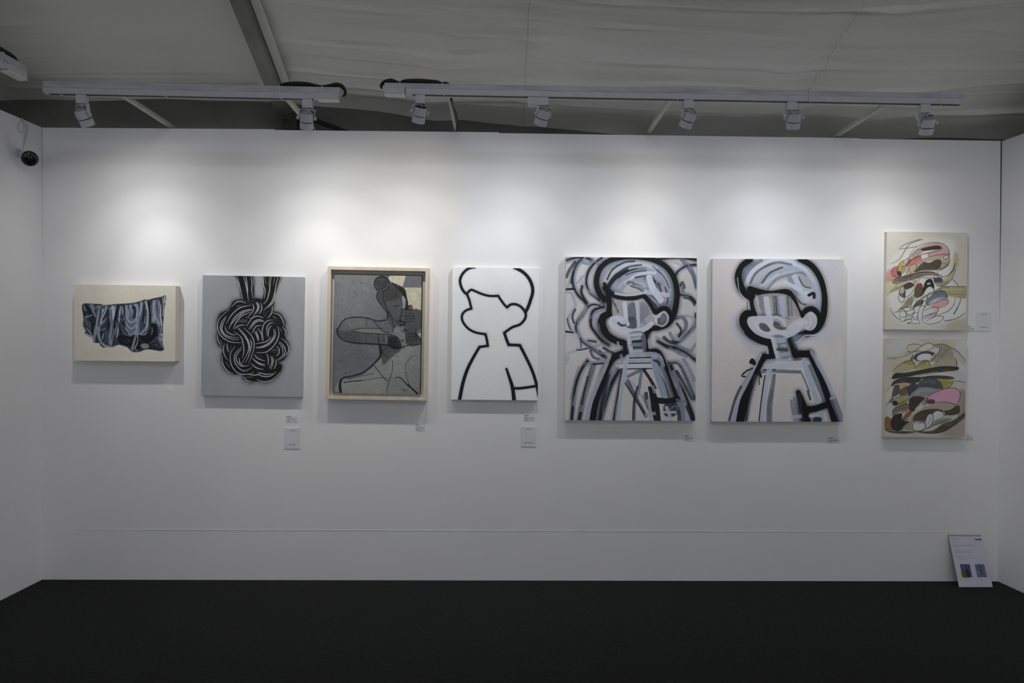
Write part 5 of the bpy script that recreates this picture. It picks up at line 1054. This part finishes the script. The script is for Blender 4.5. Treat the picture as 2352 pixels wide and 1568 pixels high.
# spotlight of the left wall's own rail, out of view towards the room
for k, (yy, pw) in enumerate(((-.2, 60), (-1.5, 52))):
    l = bpy.data.lights.new('spot', 'SPOT'); l.energy = pw; l.color = Cc; l.spot_size = math.radians(100); l.spot_blend = 1; l.shadow_soft_size = .03
    o = bpy.data.objects.new('left_wall_spot', l); C.objects.link(o); p = E+Vector((-.02, -1.0+yy, -.1)); o.location = p
    o.rotation_euler = (Vector((-.1, p.y, 1.5))-p).to_track_quat('-Z', 'Y').to_euler()
for k, (yy, pw) in enumerate(((-1.2, 38), (-2.7, 30))):     # added unseen lamps that brighten the right wall
    l = bpy.data.lights.new('spot', 'SPOT'); l.energy = pw; l.color = N_; l.spot_size = math.radians(110); l.spot_blend = 1; l.shadow_soft_size = .03
    p = Vector((W1.x-.55, yy, 2.85)); o = bpy.data.objects.new('right_wall_fill', l); C.objects.link(o); o.location = p
    o.rotation_euler = (Vector((W1.x+.15, p.y, 1.7))-p).to_track_quat('-Z', 'Y').to_euler()
# ---------------------------------------------------------------- security camera on the left wall
def onleft(x, y):                          # point on the left wall seen at a pixel
    n = Vector((1, -.0392, 0)).normalized() if False else Vector((1, -.0392, .0013)).normalized()
    return onplane(x, y, (-.002, 0, 0), Vector((1, -.0392, .0013)).normalized())
base = onleft(41, 352)
sc = empty('security_camera', tuple(base), label='white security camera with a round black face on the left wall', cat='camera'); bpy.context.view_layer.update()
nx = Vector((1, -.0392, 0)).normalized()
Mb = Matrix.Translation(base) @ nx.to_track_quat('Z', 'Y').to_matrix().to_4x4()
xf(MB().lathe([(.030, 0), (.030, .010), (.026, .014)], Mb, 24).build('mount_plate', white_m), sc)
for dz in (-.022, .022):
    Ms = Matrix.Translation(base+Vector((.0, -.004, dz))+nx*.0125) @ nx.to_track_quat('Z', 'Y').to_matrix().to_4x4()
    xf(MB().lathe([(.003, 0), (.003, .002)], Ms, 8).build('screw', slot_m), sc)
fc = px(68.5, 364, base.y-.04)
dirc = (CP+Vector((.4, .3, -.9))-fc).normalized()
xf(MB().tube([base+nx*.01, (base+nx*.012+fc)/2, fc-dirc*.05], .012, 12).build('bracket', white_m), sc)
Mf = Matrix.Translation(fc) @ dirc.to_track_quat('Z', 'Y').to_matrix().to_4x4()
xf(MB().lathe([(.012, -.075), (.034, -.070), (.044, -.055), (.048, -.02), (.049, .0)], Mf, 32).build('body', white_m, smooth=True), sc)
lens = xf(MB().lathe([(.046, -.002), (.0465, .003), (.040, .009), (.02, .013), (.001, .014)], Mf, 32).build('face', dark_m, smooth=True), sc)
xf(MB().lathe([(.013, .011), (.013, .0145), (.009, .016), (.001, .0165)], Mf @ Matrix.Translation((0, .004, 0)), 20).build('lens', mat('lens_glass', (.02, .03, .03), .08, spec=.8)), sc)
for a in (.7, 2.2, 3.9, 5.3):
    xf(MB().lathe([(.0035, .009), (.0035, .0125)], Mf @ Matrix.Translation((.026*math.cos(a), .026*math.sin(a), 0)), 8).build('diode', mat('diode', (.06, .06, .06), .3)), sc)
g = lambda x, y, o_=.004: onleft(x, y)+nx*o_
wire = [g(47, 352, .01), g(51, 342), g(53, 325), g(56, 310), g(62, 297), g(60, 285), g(54, 279), g(45, 281), g(40, 291), g(43, 301), g(51, 306), g(54, 300), g(53, 288), g(52, 278), g(50, 271)]
xf(MB().tube(smooth_pts(wire, 5), .0028, 6).build('cable', mat('grey_cable', (.55, .55, .55), .5)), sc)
wire2 = [g(50, 350, .012), g(52, 338), g(58, 318), g(61, 300), g(55, 288), g(48, 277), g(47, 271)]
xf(MB().tube(smooth_pts(wire2, 5), .0026, 6).build('cable', mat('grey_cable', (.55, .55, .55), .5)), sc)
